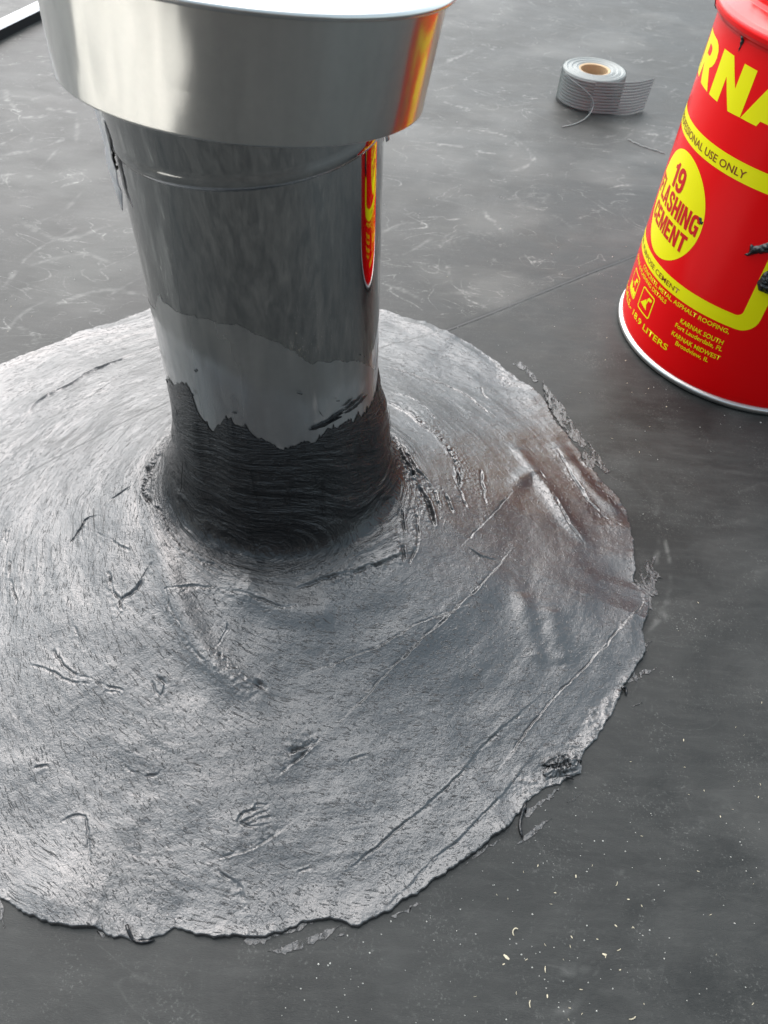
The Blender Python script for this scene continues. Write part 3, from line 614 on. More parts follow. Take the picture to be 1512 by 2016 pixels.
# ------------------------------------------------------------------ stainless vent pipe with its rain cap
vent = empty('vent_pipe', (PX, PY, 0))
tag(vent, 'shiny stainless steel vent pipe with wide rain cap rising from the cement mound', 'vent pipe')
def frame(tx, ty):
    n = Vector((tx, ty, 1)).normalized(); u_ = Vector((0, 1, 0)).cross(n).normalized(); v_ = n.cross(u_)
    return Matrix((u_, v_, n)).transposed().to_4x4()
F = frame(-.0282, .0101); BF = frame(-.0791, -.0399); G = frame(.0717, .0899)
def place(o, m4): o.matrix_local = m4; return o
place(lathe('pipe_tube', [(RP - .0012, -.01), (RP, -.01), (RP, .344), (RP - .0012, .344)], M_PIPE, vent, 160), F)
Bm = Matrix.Translation(F @ Vector((0, 0, .3435))) @ BF
place(lathe('cap_sleeve', [(RP - .0005, -.003), (RP + .0010, -.0026), (RP + .0016, -.0008), (RP + .0019, .0012), (RP + .0016, .0034),
      (RP + .0014, .0060), (RP + .0016, .030), (RP + .0016, .060), (RP - .001, .060)], M_PIPE, vent, 160), Bm)
Cm = Matrix.Translation(Vector((-.09366 - PX, .44816 - PY, .36250))) @ G
cr, kk, hu = .0967, .0876, .0546
cap = empty('rain_cap'); cap.parent = vent; cap.matrix_local = Cm
lathe('cap_band', [(cr - .0016, .0004), (cr - .0006, 0), (cr + .0003, .0006), (cr + kk * .02, .02), (cr + kk * hu - .0002, hu - .0006)], M_CAP, cap, 200)
lathe('cap_top', [(cr + kk * hu - .002, hu - .0018), (cr + kk * hu + .0030, hu - .0014), (cr + kk * hu + .0042, hu), (cr + kk * hu + .0034, hu + .0014),
      (cr + kk * hu + .001, hu + .0022), (.06, hu + .012), (.0, hu + .024)], M_CAP, cap, 200)
# torn foil tape at both sides of the joint
def foil(ang0, ang1, z0, z1, lift, seed, mat_=M_FOIL, name='foil_tape'):
    rr = np.random.default_rng(seed); na, nzz = 4, 10
    P_ = np.zeros((na, nzz, 3))
    for j in range(nzz):
        z = z0 + (z1 - z0) * j / (nzz - 1)
        for i in range(na):
            q = i / (na - 1); a = R(ang0 + (ang1 - ang0) * q * (1 - .75 * max(0, .55 - j / nzz)))
            r = RP + .0022 + lift * q ** 1.3 * (.35 + .65 * j / nzz) + rr.normal(0, .0007)
            P_[i, j] = (r * math.cos(a), r * math.sin(a), z + rr.normal(0, .0006))
    o = link(name, grid_mesh(name, P_), mat_, vent, True)
    sm = o.modifiers.new('thick', 'SOLIDIFY'); sm.thickness = .0005
    return place(o, F)
foil(-150, -186, .306, .366, .013, 3)
foil(6, 13, .330, .368, .003, 4)
bm = bmesh.new(); rr = random.Random(2)           # black mastic squeezed from under the tape
tube(bm, [((RP + .0025 + rr.uniform(0, .0015)) * math.cos(R(-171 + rr.gauss(0, .8))), (RP + .002) * math.sin(R(-171 + rr.gauss(0, .8))), z) for z in np.linspace(.314, .330, 12)],
     [.0004] + [rr.uniform(.0005, .0013) for k in range(10)] + [.0004], 7)
place(from_bm('sealant_bead', bm, M_BLK, vent, True), F)
# black cement dragged up the steel
def pipe_patch(pts, name, mat_, jag=1.0):
    lift = .00012 if mat_ is M_FILM else .0012
    rr = random.Random(7); p = [np.array(q, float) for q in pts]; out = []
    for i in range(len(p)):
        a, b = p[i], p[(i + 1) % len(p)]; n = max(1, int(np.hypot(*(b - a)) / 1.5))
        for k in range(n): out.append(a + (b - a) * k / n + np.array([rr.gauss(0, .9) * jag, rr.gauss(0, .55) * jag]))
    bm = bmesh.new()
    v = [bm.verts.new((q[0], q[1], 0)) for q in out]
    es = [bm.edges.new((v[i], v[(i + 1) % len(v)])) for i in range(len(v))]
    bmesh.ops.triangle_fill(bm, edges=es, use_beauty=True)
    bisect(bm, 3)
    for q in bm.verts:
        a = R(q.co.x); z = q.co.y / 1000
        q.co = ((RP + lift) * math.cos(a), (RP + lift) * math.sin(a), z)
    o = from_bm(name, bm, mat_, mound, mat_ is M_FILM)
    if mat_ is not M_FILM:
        sm = o.modifiers.new('thick', 'SOLIDIFY'); sm.thickness = .0008
    return place(o, F)
def bisect(bm, step, axis=0):
    xs_ = [v.co[axis] for v in bm.verts]; x = math.ceil(min(xs_) / step) * step
    no = (1, 0, 0) if axis == 0 else (0, 1, 0)
    while x < max(xs_):
        co = (x, 0, 0) if axis == 0 else (0, x, 0)
        bmesh.ops.bisect_plane(bm, geom=bm.verts[:] + bm.edges[:] + bm.faces[:], plane_co=co, plane_no=no, dist=1e-5)
        x += step
film = [(-172, 150), (-165, 238)] + [tuple(q) for q in DATA['film'] if q[0] > -164] + [(0, 205), (6, 150)]
pipe_patch(film, 'cement_smear', M_FILM, .35)
rs_ = random.Random(12)
for k in range(9):
    a0 = rs_.uniform(-66, -40); z0 = 177 - .25 * abs(a0 + 48) + rs_.gauss(0, 2.2); L = rs_.uniform(7, 18); w = rs_.uniform(.5, 1.8); s_ = rs_.gauss(.05, .10)
    pipe_patch([(a0, z0), (a0 + L * .4, z0 - w + L * s_ * .4), (a0 + L, z0 + L * s_), (a0 + L * .7, z0 + w + L * s_ * .7), (a0 + L * .3, z0 + w * .8)], 'cement_smear', M_BLK, .8)
rr = random.Random(31)
for k in range(9):                              # thumb-nail flecks on the lower steel
    a0, z0 = rr.uniform(-150, -10), rr.uniform(180, 228); L = rr.uniform(.8, 2.4); w = rr.uniform(.15, .35); s = rr.gauss(-1.2, .8)
    pipe_patch([(a0, z0), (a0 + L, z0 + L * s - w), (a0 + L * 1.3, z0 + L * s), (a0 + L * .5, z0 + L * s * .5 + w)], 'cement_fleck', M_BLK, .2)

# ------------------------------------------------------------------ red pail of cement
BX, BY, RB = .40050, .78441, .1430
pail = empty('cement_pail', (BX, BY, 0))
tag(pail, 'red steel pail with yellow lettering, standing on the roof at the right', 'pail')
lathe('bottom_rim', [(RB - .004, .0010), (RB + .0006, .0012), (RB + .0024, .0030), (RB + .0027, .0052), (RB + .0018, .0078), (RB - .001, .0090)], M_TIN, pail, 200)
body = lathe('pail_body', [(.0, .004), (RB - .003, .004), (RB - .0012, .0078), (RB - .0003, .0105), (RB, .016), (RB, .24), (RB, .300), (RB, .3150),
      (RB + .0015, .3175), (RB + .0045, .3196), (RB + .0062, .3222), (RB + .0068, .3252), (RB + .0058, .3280), (RB + .003, .3305), (RB - .004, .3345), (RB - .0085, .3372), (RB - .010, .340), (RB - .010, .356), (RB - .0085, .3575)], M_RED, pail, 240)
lathe('top_curl', [(RB - .012, .355), (RB - .009, .3555), (RB - .0062, .3575), (RB - .0055, .3605), (RB - .0075, .3635), (RB - .011, .3640), (RB - .013, .3615), (RB - .0135, .3400)], M_GREYC, pail, 160)
# rough cement in the pail
tt = np.linspace(0, 2 * np.pi, 90, endpoint=False); rr_ = np.linspace(0, RB - .0132, 30)
PC = np.stack([np.cos(tt)[:, None] * rr_[None], np.sin(tt)[:, None] * rr_[None], np.zeros((90, 30))], -1)
PC[..., 2] = .338 + .010 * fbm(vG, PC[..., 0], PC[..., 1], 26, 4) + .004 * (rr_[None] / RB)
link('cement_fill', grid_mesh('cement_fill', PC, wrap=True), M_BLK, pail, True)

def wrap(bm, r):
    """(s, z) millimetres on the label -> the pail's side"""
    for v in bm.verts:
        a = v.co.x / 1000 / RB - math.pi / 2; z = v.co.y / 1000; rad = r + v.co.z / 1000
        v.co = (rad * math.cos(a), rad * math.sin(a), z)
def label_poly(name, loops, mat_, lift, parent=body, step=4, bulge=0):
    bm = bmesh.new(); es = []
    for lp in loops:
        v = [bm.verts.new((a, b, 0)) for a, b in lp]
        es += [bm.edges.new((v[i], v[(i + 1) % len(v)])) for i in range(len(v))]
    bmesh.ops.triangle_fill(bm, edges=es, use_beauty=True)
    bisect(bm, step)
    wrap(bm, RB + lift / 1000)
    return from_bm(name, bm, mat_, parent, False)
def rrect(x0, x1, y0, y1, r, n=8):
    out = []
    for cx, cy, a in ((x1 - r, y0 + r, -90), (x1 - r, y1 - r, 0), (x0 + r, y1 - r, 90), (x0 + r, y0 + r, 180)):
        out += [(cx + r * math.cos(R(a + 90 * k / n)), cy + r * math.sin(R(a + 90 * k / n))) for k in range(n + 1)]
    return out
def ell(cx, cy, a, b, n=72): return [(cx + a * math.cos(2 * math.pi * k / n), cy + b * math.sin(2 * math.pi * k / n)) for k in range(n)]
label_poly('printed_frame', [rrect(-342, -57.8, 89.5, 234, 17), rrect(-325, -75, 103.8, 218.3, 6)], M_YEL, .12)
label_poly('printed_disc', [ell(-198, 160.2, 52.5, 51.6)], M_YEL, .12)
GL = {
 'K': ([[(0, 0), (17, 0), (17, 11), (22, 17), (33, 0), (53, 0), (34, 22), (51, 37), (31, 37), (17, 24), (17, 37), (0, 37)]], 53),
 'R': ([[(0, 0), (15, 0), (17, 14), (28, 0), (50, 0), (37, 15.5), (42, 18), (45.5, 22), (46.5, 27), (45, 31.5), (41, 35), (34, 37), (0, 37)],
        [(18, 21.5), (26, 21.5), (29.5, 23), (30.5, 25.5), (29.5, 28), (26, 29.5), (18, 29.5)]], 50),
 'N': ([[(0, 0), (17, 0), (17.5, 21), (34, -1.0), (50, 0), (50, 37), (34, 37), (33.5, 17), (18, 37.5), (0, 37)]], 50),
 'A': ([[(0, 0), (18, 0), (20, 4.5), (37, 4.5), (39, 0), (57, 0), (37, 37), (20, 37)], [(25, 13), (32, 13), (28.5, 24)]], 57)}
x = -368
for ch in 'KARNAK':
    lo, w = GL[ch]
    if ch == 'R': x = -255.5
    if ch == 'N': x = -201
    label_poly('lettering', [[(a + x, b + 264.3) for a, b in q] for q in lo], M_YEL, .12)
    x += w + (.6 if ch in 'NR' else 1.5)
def text(s, x0, x1, z0, cap, mat_, lift=.25, bold=.0, name='lettering'):
    cu = bpy.data.curves.new(name, 'FONT'); cu.body = s; cu.size = 1; cu.offset = bold; cu.resolution_u = 3
    o = bpy.data.objects.new(name, cu); COL.objects.link(o)
    me = bpy.data.meshes.new_from_object(o.evaluated_get(bpy.context.evaluated_depsgraph_get()))
    bpy.data.objects.remove(o, do_unlink=True); bpy.data.curves.remove(cu)
    bm = bmesh.new(); bm.from_mesh(me); bpy.data.meshes.remove(me)
    xa = min(v.co.x for v in bm.verts); xb = max(v.co.x for v in bm.verts)
    caph = .729 + 2 * bold
    for v in bm.verts:
        v.co = (x0 + (v.co.x - xa) / (xb - xa) * (x1 - x0), z0 + (v.co.y + bold) / caph * cap, 0)
    wrap(bm, RB + lift / 1000)
    return from_bm(name, bm, mat_, body)
text('PROFESSIONAL USE ONLY', -258, -123.5, 221.8, 7.0, M_BRN, .3, .012)
BG = {                                             # heavy condensed capitals, 10 x 16 units
 'F': [[(0, 0), (3.4, 0), (3.4, 6.3), (7.6, 6.3), (7.6, 9.4), (3.4, 9.4), (3.4, 12.9), (9, 12.9), (9, 16), (0, 16)]],
 'L': [[(0, 0), (8.6, 0), (8.6, 3.1), (3.4, 3.1), (3.4, 16), (0, 16)]],
 'A': [[(0, 0), (3.2, 0), (3.8, 3.2), (6.6, 3.2), (7.2, 0), (10.4, 0), (7.2, 16), (3.2, 16)], [(4.3, 5.9), (6.1, 5.9), (5.2, 11.5)]],
 'S': [[(.2, 5), (.2, 2.6), (1.6, .6), (4, 0), (6.6, 0), (8.8, .8), (10, 2.8), (10, 5.6), (8.8, 8), (4.2, 10.4), (3.5, 11.4), (3.7, 12.8), (5, 13.3), (6.4, 12.7), (6.6, 11), (9.8, 11), (9.7, 13.4), (8.4, 15.4), (6, 16), (4, 16), (1.6, 15.2), (.4, 13.2), (.4, 10.6), (1.6, 8.4), (6, 6), (6.6, 4.8), (6.3, 3.2), (5, 2.7), (3.7, 3.3), (3.4, 5)]],
 'H': [[(0, 0), (3.4, 0), (3.4, 6.3), (6.6, 6.3), (6.6, 0), (10, 0), (10, 16), (6.6, 16), (6.6, 9.5), (3.4, 9.5), (3.4, 16), (0, 16)]],
 'I': [[(0, 0), (3.4, 0), (3.4, 16), (0, 16)]],
 'N': [[(0, 0), (3.1, 0), (3.1, 9.6), (6.7, 0), (10, 0), (10, 16), (6.9, 16), (6.9, 6.6), (3.4, 16), (0, 16)]],
 'G': [[(10, 8.6), (5.2, 8.6), (5.2, 5.9), (6.8, 5.9), (6.6, 3.6), (5.2, 2.8), (3.8, 3.5), (3.4, 5), (3.4, 11), (3.8, 12.6), (5.2, 13.2), (6.4, 12.6), (6.7, 10.8), (10, 10.8), (9.6, 13.6), (8.4, 15.3), (6, 16), (4.2, 16), (1.8, 15.2), (.3, 13), (0, 10.6), (0, 5.4), (.3, 3), (1.8, .8), (4.2, 0), (5.8, .2), (7.2, 1.4), (7.6, 0), (10, 0)]],
 'C': [[(10, 5.6), (6.7, 5.6), (6.4, 3.5), (5.1, 2.8), (3.8, 3.5), (3.4, 5), (3.4, 11), (3.8, 12.5), (5.1, 13.2), (6.4, 12.5), (6.7, 10.6), (10, 10.6), (9.6, 13.4), (8.3, 15.3), (6.1, 16), (4.1, 16), (1.8, 15.2), (.3, 13), (0, 10.6), (0, 5.4), (.3, 3), (1.8, .8), (4.1, 0), (6.1, 0), (8.3, .7), (9.6, 2.8)]],
 'E': [[(0, 0), (9, 0), (9, 3.1), (3.4, 3.1), (3.4, 6.5), (7.8, 6.5), (7.8, 9.5), (3.4, 9.5), (3.4, 12.9), (8.8, 12.9), (8.8, 16), (0, 16)]],
 'M': [[(0, 0), (2.9, 0), (2.9, 10.4), (5.2, 0), (7.6, 0), (9.9, 10.4), (9.9, 0), (12.8, 0), (12.8, 16), (8.8, 16), (6.4, 5.8), (4, 16), (0, 16)]],
 'T': [[(3.2, 0), (6.6, 0), (6.6, 12.8), (9.8, 12.8), (9.8, 16), (0, 16), (0, 12.8), (3.2, 12.8)]],
 '1': [[(2.6, 0), (6.1, 0), (6.1, 16), (3.6, 16), (2.6, 14.2), (.4, 13), (.4, 10.8), (2.6, 11.2)]],
 '9': [[(0, 4.4), (.5, 1.8), (2.2, .3), (4.4, 0), (6.6, .2), (8.8, 1.8), (9.8, 4.6), (10, 8), (9.8, 11.4), (8.8, 14.2), (6.6, 15.8), (4.6, 16), (2, 15.2), (.4, 13), (0, 10.6), (.4, 8), (1.8, 6.2), (3.6, 5.8), (5.4, 6.2), (6.6, 7.2), (6.5, 4.4), (5.8, 3.1), (4.6, 2.8), (3.6, 3.2), (3.3, 4.4)], [(3.5, 10.8), (3.9, 9), (5, 8.5), (6.1, 9), (6.5, 10.8), (6.1, 12.6), (5, 13.2), (3.9, 12.6)]]}
def block(s_, x0, x1, z0_, h_):
    ws = [max(a for a, b in BG[c][0]) for c in s_]; tot = sum(ws) + 1.1 * (len(s_) - 1); k = (x1 - x0) / tot; x = x0
    for c, w in zip(s_, ws):
        label_poly('lettering', [[(x + a * k, z0_ + b * h_ / 16) for a, b in lp] for lp in BG[c]], M_DRED, .3); x += (w + 1.1) * k
block('19', -216.5, -188.5, 174.8, 23.0)
block('FLASHING', -247, -149.5, 153.0, 19.2)
block('CEMENT', -238, -157, 130.6, 18.2)
text('GENERAL PURPOSE CEMENT', -284, -143.5, 93.2, 5.6, M_BRN, .3, .008)
text('CONCRETE, METAL, ASPHALT ROOFING,', -213, -79, 82.0, 5.0, M_YEL, .2, .012)
text('REPAIR & FLASHING DETAILS', -248, -154, 75.0, 4.6, M_YEL, .2, .012)
text('5 GALS.- 18.9 LITERS', -262, -131.6, 30.6, 7.4, M_YEL, .2, .014)
text('KARNAK SOUTH', -129.5, -80, 68.2, 5.4, M_YEL, .2, .012)
text('Fort Lauderdale, FL', -133, -78, 61.0, 5.2, M_YEL, .2, .012)
text('KARNAK MIDWEST', -133.5, -76.4, 50.6, 5.4, M_YEL, .2, .012)
text('Broadview, IL', -125, -86, 43.2, 5.2, M_YEL, .2, .012)
for i, (sx, sz) in enumerate(((-236.5, 43), (-197, 44.5))):
    ic = label_poly('pictogram', [rrect(sx, sx + 27, sz, sz + 26, 3.2), rrect(sx + 1.5, sx + 25.5, sz + 1.5, sz + 24.5, 2.2)], M_YEL, .15)
    tri = [(sx + 4, sz + 8), (sx + 13, sz + 17), (sx + 18.5, sz + 6.5)] if i else [(sx + 11, sz + 14), (sx + 17, sz + 18), (sx + 19, sz + 12)]
    label_poly('pictogram', [tri], M_YEL, .16)
    label_poly('pictogram', [[(sx + 14.5, sz + 13), (sx + 16, sz + 12.4), (sx + 17, sz + 17.5), (sx + 22.5, sz + 18.5), (sx + 23, sz + 21.5), (sx + 17, sz + 21.5), (sx + 15, sz + 19)]], M_YEL, .17)
    if not i: label_poly('pictogram', [[(sx + 2, sz + 2), (sx + 25, sz + 2), (sx + 25, sz + 9), (sx + 20, sz + 8), (sx + 17, sz + 10), (sx + 13, sz + 6.5), (sx + 7, sz + 11), (sx + 2, sz + 11)]], M_YEL, .18)

def blob(loop, h, name='cement_blob', seed=0):
    """raised lump of cement stuck to the side of the pail"""
    rr = random.Random(seed); p = [np.array(q, float) for q in loop]; out = []
    for i in range(len(p)):
        a, b = p[i], p[(i + 1) % len(p)]; n = max(1, int(np.hypot(*(b - a)) / 1.4))
        for k in range(n): out.append(a + (b - a) * k / n + np.array([rr.gauss(0, .25), rr.gauss(0, .25)]))
    bm = bmesh.new(); v = [bm.verts.new((q[0], q[1], 0)) for q in out]
    es = [bm.edges.new((v[i], v[(i + 1) % len(v)])) for i in range(len(v))]
    bmesh.ops.triangle_fill(bm, edges=es, use_beauty=True)
    bisect(bm, 1.1); bisect(bm, 1.1, 1)
    oa = np.array(out + [out[0]])
    co = np.array([(q.co.x, q.co.y) for q in bm.verts]); d, s_, t_ = poly_dist(co[:, 0], co[:, 1], oa)
    nn = fbm(vE, co[:, 0], co[:, 1], .55, 3)
    for q, dd, e in zip(bm.verts, d, nn): q.co.z = .05 + h * (1 - math.exp(-dd / (h * .7))) * (1 + .45 * e)
    wrap(bm, RB + .0002)
    return from_bm(name, bm, M_BLK, pail, True)
blob([(-97, 161.5), (-93.5, 165), (-95, 173.5), (-91.5, 172.5), (-87, 175), (-78, 184), (-66, 190), (-58, 183), (-66, 174), (-78, 171), (-88, 166), (-93, 161.5)], 3.5, seed=1)
blob([(-72, 135), (-75.3, 142), (-74, 151), (-70, 158), (-69, 163), (-60, 170), (-48, 165), (-46, 140), (-58, 134)], 4.5, seed=2)
blob([(-154, 171.5), (-150.5, 172.8), (-149, 170), (-147.2, 170.4), (-147, 167.6), (-149.5, 167.2)], .8, seed=3)
blob([(-184.2, 319.5), (-178.5, 320.0), (-177.3, 314), (-179.6, 306), (-181, 312)], 2.6, seed=4)
blob([(-88, 199.5), (-80, 196), (-72, 197), (-74, 194.6), (-81, 194.5)], .6, seed=5)
bm = bmesh.new()                                  # hairline crack of dirt over the shoulder of the pail
a = lambda s: s / 1000 / RB - math.pi / 2
tube(bm, [((RB + o_) * math.cos(a(s)), (RB + o_) * math.sin(a(s)), z) for s, z, o_ in ((-244, .3187, .0042), (-243.2, .3215, .0064), (-243.6, .3250, .0070), (-240, .3285, .0060), (-236, .3312, .0024), (-233, .3340, -.003), (-231.5, .3370, -.0084))], .0004, 5)
from_bm('dirt_line', bm, M_BLK, pail)
# cement streaks on the top curl that still look dark
bm = bmesh.new(); rr = random.Random(9)
for k in range(26):
    s = rr.uniform(-330, 60); q = [((RB - .0055 + rr.uniform(-.006, .002)) * math.cos(a(s + d)), (RB - .0055 + rr.uniform(-.006, .002)) * math.sin(a(s + d)), .3622 + rr.uniform(-.004, .002)) for d in (0, 4, 8, 12)]
    tube(bm, q, [.0008, rr.uniform(.001, .003), rr.uniform(.001, .003), .0008], 6)
from_bm('cement_crust', bm, M_BLK, pail, True)['kind'] = 'stuff'

# ------------------------------------------------------------------ roll of glass-fibre mesh tape
TX, TY, TR, THH = .2892, 1.4359, .0535, .0487
roll = empty('mesh_tape_roll', (TX, TY, 0))
tag(roll, 'roll of white mesh tape with a loose end, on the roof behind the pail', 'tape roll')
z0 = .0020
lathe('cardboard_core', [(.0230, z0), (.0230, z0 + THH - .001), (.0262, z0 + THH), (.0262, z0)], M_CARD, roll, 72)
# windings: spiral turns seen on the end face, and thread bundles seen on the side
prof = [(.0264, z0)]
nb = 10
for k in range(nb):
    za = z0 + .001 + (THH - .002) * k / nb; zb = z0 + .001 + (THH - .002) * (k + 1) / nb
    prof_o = [(TR - .0022, za), (TR - .0006, za + .22 * (zb - za)), (TR, za + .5 * (zb - za)), (TR - .0006, za + .74 * (zb - za)), (TR - .0022, zb - .0004)]
    prof += prof_o
top = []
for k in range(9):
    r1 = TR - .002 - (TR - .0285) * k / 9; dz = .0006 * math.sin(k * 2.1)
    top += [(r1, z0 + THH + dz), (r1 - .0014, z0 + THH + .0008 + dz), (r1 - .0026, z0 + THH - .0006 + dz)]
prof += top + [(.0264, z0 + THH)]
lathe('tape_winding', prof, M_TAPE, roll, 120)
# upright weft threads on the side of the winding
bm = bmesh.new()
for k in range(150):
    a_ = 2 * math.pi * k / 150; r_ = TR + .0001
    tube(bm, [(r_ * math.cos(a_), r_ * math.sin(a_), z0 - .0008), (r_ * math.cos(a_ + .004), r_ * math.sin(a_ + .004), z0 + THH + .0004)], .00028, 4)
from_bm('weft_thread', bm, M_TAPE, roll)['kind'] = 'stuff'
# loose end: an open net
tail = smooth_line([(-.004, -.0542), (.018, -.0530), (.041, -.0495), (.066, -.0410), (.093, -.0215)], .0012)
bm = bmesh.new(); nw = len(tail)
lean_ = lambda q, z: (q[0] + .02 * max(0, q[0]) * z / .058 * 2, q[1] - .0 * z, z)
for k in range(nb + 1):
    zc = z0 + .0012 + (THH - .002) * k / nb
    for dz in (-.0008, .0008):
        tube(bm, [lean_(q, zc + dz) for q in tail[::2]], .00074, 4)
tag(from_bm('warp_thread', bm, M_TAPE, roll), kind='stuff')
bm = bmesh.new()
for k in range(0, nw, 2):
    q = tail[k]; j = .0006 * math.sin(k * 1.7)
    tube(bm, [lean_(q, z0 - .0012 + j * .5), lean_((q[0] + j, q[1]), z0 + THH + .0012 + j)], .00026, 4)
tag(from_bm('weft_thread', bm, M_TAPE, roll), kind='stuff')
bm = bmesh.new()
hook = [(-.0500, -.0195, .047), (-.038, -.0385, .043), (-.018, -.0535, .036), (-.003, -.0590, .024), (-.001, -.0640, .011), (-.013, -.0820, .003), (-.033, -.1040, .0014), (-.053, -.1170, .0012)]
hp = smooth_line(hook, .004)
tube(bm, [tuple(q) for q in hp], .00075, 6)
from_bm('loose_thread', bm, M_TAPE, roll, True)

bm = bmesh.new()
tp = smooth_line(np.array(DATA['thread']) / 1000, .003)
tube(bm, [(q[0], q[1], roof_z(*q) + .0009 + .0004 * math.sin(k * 1.3)) for k, q in enumerate(tp)], [.0003] + [.0009 + .0003 * math.sin(k * 2.2) for k in range(len(tp) - 2)] + [.0005], 5)
tag(from_bm('thread', bm, M_TAPE), 'short straight white thread lying on the roof beside the red pail', 'thread')

# ------------------------------------------------------------------ metal edging far left
b0 = np.array(DATA['bar'][0]) / 1000; b1 = np.array(DATA['bar'][1]) / 1000
bd = (b1 - b0) / np.hypot(*(b1 - b0)); ang = math.atan2(bd[1], bd[0])
edg = empty('edging_strip', (b0[0], b0[1], 0)); edg.rotation_euler = (0, 0, ang)
tag(edg, 'white metal edging strip with a black rubber face, far left on the roof', 'edging')
def bar(name, x0, x1, prof, mat_, parent):
    bm = bmesh.new()
    A_ = [bm.verts.new((x0, y, z)) for y, z in prof]; B_ = [bm.verts.new((x1, y, z)) for y, z in prof]
    n = len(prof)
    for i in range(n): bm.faces.new((A_[i], A_[(i + 1) % n], B_[(i + 1) % n], B_[i]))
    bm.faces.new(A_[::-1]); bm.faces.new(B_)
    return from_bm(name, bm, mat_, parent)
bar('rubber_face', -1.2, .55, [(0, -.001), (.006, -.001), (.006, .0150), (0, .0150)], M_GASK, edg)
bar('metal_cover', -1.2, .55, [(.006, -.001), (.030, -.001), (.030, .013), (.027, .0180), (.020, .0205), (.010, .0205), (.002, .0185), (-.0015, .0155), (.006, .0154)], M_WHT, edg)

# ------------------------------------------------------------------ shavings and flakes on the roof
def chip_mesh(seed, bend, wide):
    rr = random.Random(seed); bm = bmesh.new(); n = 4; prev = None
    for k in range(n + 1):
        s = k / n - .5; w = wide * (1 - 1.2 * s * s) * rr.uniform(.8, 1.1); a = bend * s
        x_ = math.sin(a) / bend if bend else s; y_ = (1 - math.cos(a)) / bend if bend else 0
        ring = [bm.verts.new((x_, y_ + w, .0)), bm.verts.new((x_, y_ + w * .6, .12 + .1 * rr.random())), bm.verts.new((x_, y_ - w, .1 + .1 * rr.random())), bm.verts.new((x_, y_ - w * .8, 0))]
        if prev:
            for i in range(4): bm.faces.new((prev[i], prev[(i + 1) % 4], ring[(i + 1) % 4], ring[i]))
        else: bm.faces.new(ring)
        prev = ring
    bm.faces.new(prev[::-1])
    me = bpy.data.meshes.new('wood_shaving'); bmesh.ops.recalc_face_normals(bm, faces=bm.faces[:]); bm.to_mesh(me); bm.free()
    me.materials.append(M_CHIP); return me
chips = [chip_mesh(i, b_, w_) for i, (b_, w_) in enumerate(((.01, .10), (.5, .09), (.3, .16), (.9, .08), (.2, .22)))]
rc = random.Random(77)
big = {4: 2.6, 9: 3.6, 11: 3.0, 13: 2.4, 18: 3.4, 23: 4.0, 8: 2.4}
mouth = lambda x_, y_: math.hypot(x_ - PX, y_ - PY) > float(redge(math.atan2(y_ - PY, x_ - PX))) + .006
def put_chip(x_, y_, L):
    o = bpy.data.objects.new('wood_shaving', rc.choice(chips)); COL.objects.link(o)
    o.location = (x_, y_, roof_z(x_, y_) + .0001); o.scale = (L, L, L * .8); o.rotation_euler = (0, 0, rc.uniform(0, 6.28))
    if y_ > .62 and x_ < .0: zone = ('on the scuffed roof left of the steel pipe', 'shavings left of the pipe')
    elif y_ > .80: zone = ('on the far roof between the pipe and the tape roll', 'shavings on the far roof')
    elif y_ > .30: zone = ('on the dark roof between the mound and the red pail', 'shavings beside the pail')
    elif x_ > .17: zone = ('on the worn roof at the bottom right corner', 'shavings at the bottom right')
    else: zone = ('on the near roof in front of the mound', 'shavings in front of the mound')
    tag(o, 'small pale wood shaving ' + zone[0], 'wood shaving', zone[1])
for i, (cx, cy) in enumerate(DATA['chip']):
    L = big.get(i, rc.uniform(.8, 1.7)) / 1000 * .7 * (1 if cy < .6 else 1.6)
    if L and mouth(cx / 1000, cy / 1000): put_chip(cx / 1000, cy / 1000, L)
bm = bmesh.new()                                   # the curled shaving near the bottom edge
cx, cy = DATA['curl'][0] / 1000, DATA['curl'][1] / 1000
tube(bm, [(cx + .0021 * math.cos(q), cy + .0023 * math.sin(q), .0008 + roof_z(cx, cy) + .0006 * math.sin(q)) for q in np.linspace(1.0, 4.0, 9)], [.0002] + [.00036] * 7 + [.0002], 5)
tag(from_bm('curled_shaving', bm, M_CHIP), 'thin pale shaving curled into a half ring in front of the mound', 'wood shaving')
# sawdust specks too small to count
bm = bmesh.new(); rs = random.Random(4)
def speck(x_, y_, s):
    z = roof_z(x_, y_); q = rs.uniform(0, 6.28)
    v = [bm.verts.new((x_ + s * rs.uniform(.5, 1.1) * math.cos(q + k * 1.57), y_ + s * rs.uniform(.4, 1) * math.sin(q + k * 1.57), z + .0001)) for k in range(4)]
    w = bm.verts.new((x_, y_, z + s * .8))
    for k in range(4): bm.faces.new((v[k], v[(k + 1) % 4], w))
for k in range(1150):
    if rs.random() < .62: x_, y_ = rs.uniform(-.05, .40), abs(rs.gauss(.02, .12)) + .045
    else: x_, y_ = rs.uniform(-.1, .8), rs.uniform(.05, .9)
    if rs.random() < .8 and fbm(v3, np.array([x_]), np.array([y_]), 22, 2)[0] < .1: continue
    if mouth(x_, y_) and math.hypot(x_ - BX, y_ - BY) > RB + .005: speck(x_, y_, rs.uniform(.00025, .00075))
for k in range(900):
    x_, y_ = rs.uniform(-1, 1), rs.uniform(.6, 1.9)
    if fbm(v2, np.array([x_]), np.array([y_]), 9, 2)[0] < .15: continue
    if mouth(x_, y_) and math.hypot(x_ - BX, y_ - BY) > RB + .005 and math.hypot(x_ - TX, y_ - TY) > TR + .005: speck(x_, y_, rs.uniform(.0004, .0013))
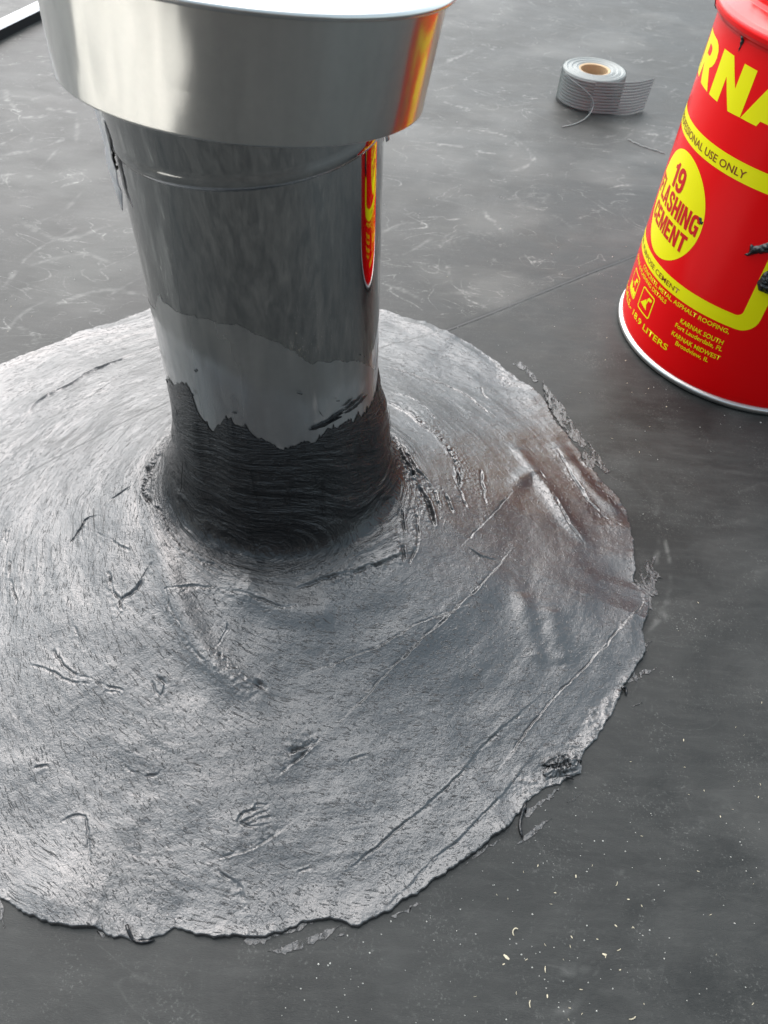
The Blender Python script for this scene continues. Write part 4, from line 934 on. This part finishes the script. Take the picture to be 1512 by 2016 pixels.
for k in range(170):                               # drift of chaff along the edging strip and by the cap
    q = rs.uniform(-.5, .5); x_ = b0[0] + bd[0] * q + rs.gauss(-.035, .02) * -bd[1] * -1; y_ = b0[1] + bd[1] * q + rs.gauss(0, .03)
    if abs((x_ - b0[0]) * -bd[1] + (y_ - b0[1]) * bd[0] - .014) > .02: speck(x_, y_, rs.uniform(.0006, .0018))
tag(from_bm('sawdust', bm, M_SPK), 'fine pale sawdust specks sprinkled over the dark roof', kind='stuff')

# ------------------------------------------------------------------ added pale cloth, unseen left of the frame, to brighten the cap's reflection
nc = 90
gx, gy = np.meshgrid(np.linspace(-.75, .75, nc), np.linspace(-.80, .80, nc), indexing='ij')
fold = np.abs(fbm(v2, gx * 3.2 + .5 * gy, gy * 1.1, 1.6, 3)); fold2 = fbm(v1, gx, gy, 7, 2)
CZ = .006 + .085 * np.clip(fold - .08, 0, 1) + .006 * fold2 + .004
rimf = np.clip((np.minimum(.75 - np.abs(gx), .80 - np.abs(gy))) / .05, 0, 1); CZ = .004 + CZ * rimf
wx = gx + .03 * fbm(v3, gx, gy, 3, 2); wy = gy + .03 * fbm(v2, gx, gy, 3, 2)
cloth = link('cap_reflector_cloth', grid_mesh('cap_reflector_cloth', np.stack([wx, wy, CZ], -1)), simple('canvas', (.66, .63, .57), .9, bump=.3, scale=700), None, True)
cloth.location = (-1.52, -.32, 0); cloth.rotation_euler = (0, 0, .32)
tag(cloth, 'added crumpled pale canvas drop cloth, unseen left of the frame, brightening the cap', 'drop cloth')

# ------------------------------------------------------------------ added wall, unseen behind the camera, blocks low sky to darken the cement
def box_bm(x0, x1, y0, y1, z0_, z1_):
    bm = bmesh.new(); bmesh.ops.create_cube(bm, size=1)
    for v in bm.verts: v.co = ((x0 + x1) / 2 + v.co.x * (x1 - x0), (y0 + y1) / 2 + v.co.y * (y1 - y0), (z0_ + z1_) / 2 + v.co.z * (z1_ - z0_))
    return bm
wall = empty('sky_blocker_wall', (0, -3.2, 0))
tag(wall, 'added dark brick wall, unseen behind the camera, blocking low sky', 'wall')
mw, nw_, lw, bw = mat('dark_brick')
bt = nw_.new('ShaderNodeTexBrick'); bt.inputs['Scale'].default_value = 4.5
bt.inputs['Color1'].default_value = (.085, .055, .045, 1); bt.inputs['Color2'].default_value = (.065, .045, .04, 1); bt.inputs['Mortar'].default_value = (.14, .135, .125, 1)
bt.inputs['Mortar Size'].default_value = .012
tcw = nw_.new('ShaderNodeTexCoord'); mpw = mapping(nw_, lw, tcw.outputs['Object'], (1, 1, 1), (math.pi / 2, 0, 0)); lw.new(mpw, bt.inputs['Vector'])
lw.new(bt.outputs['Color'], bw.inputs['Base Color']); bw.inputs['Roughness'].default_value = .9
from_bm('brickwork', box_bm(-6, 5, -.3, 0, -.05, 1.6), mw, wall)
from_bm('coping', box_bm(-6.05, 5.05, -.34, .05, 1.602, 1.70), simple('stone_coping', (.30, .29, .27), .85, bump=.3, scale=60), wall)
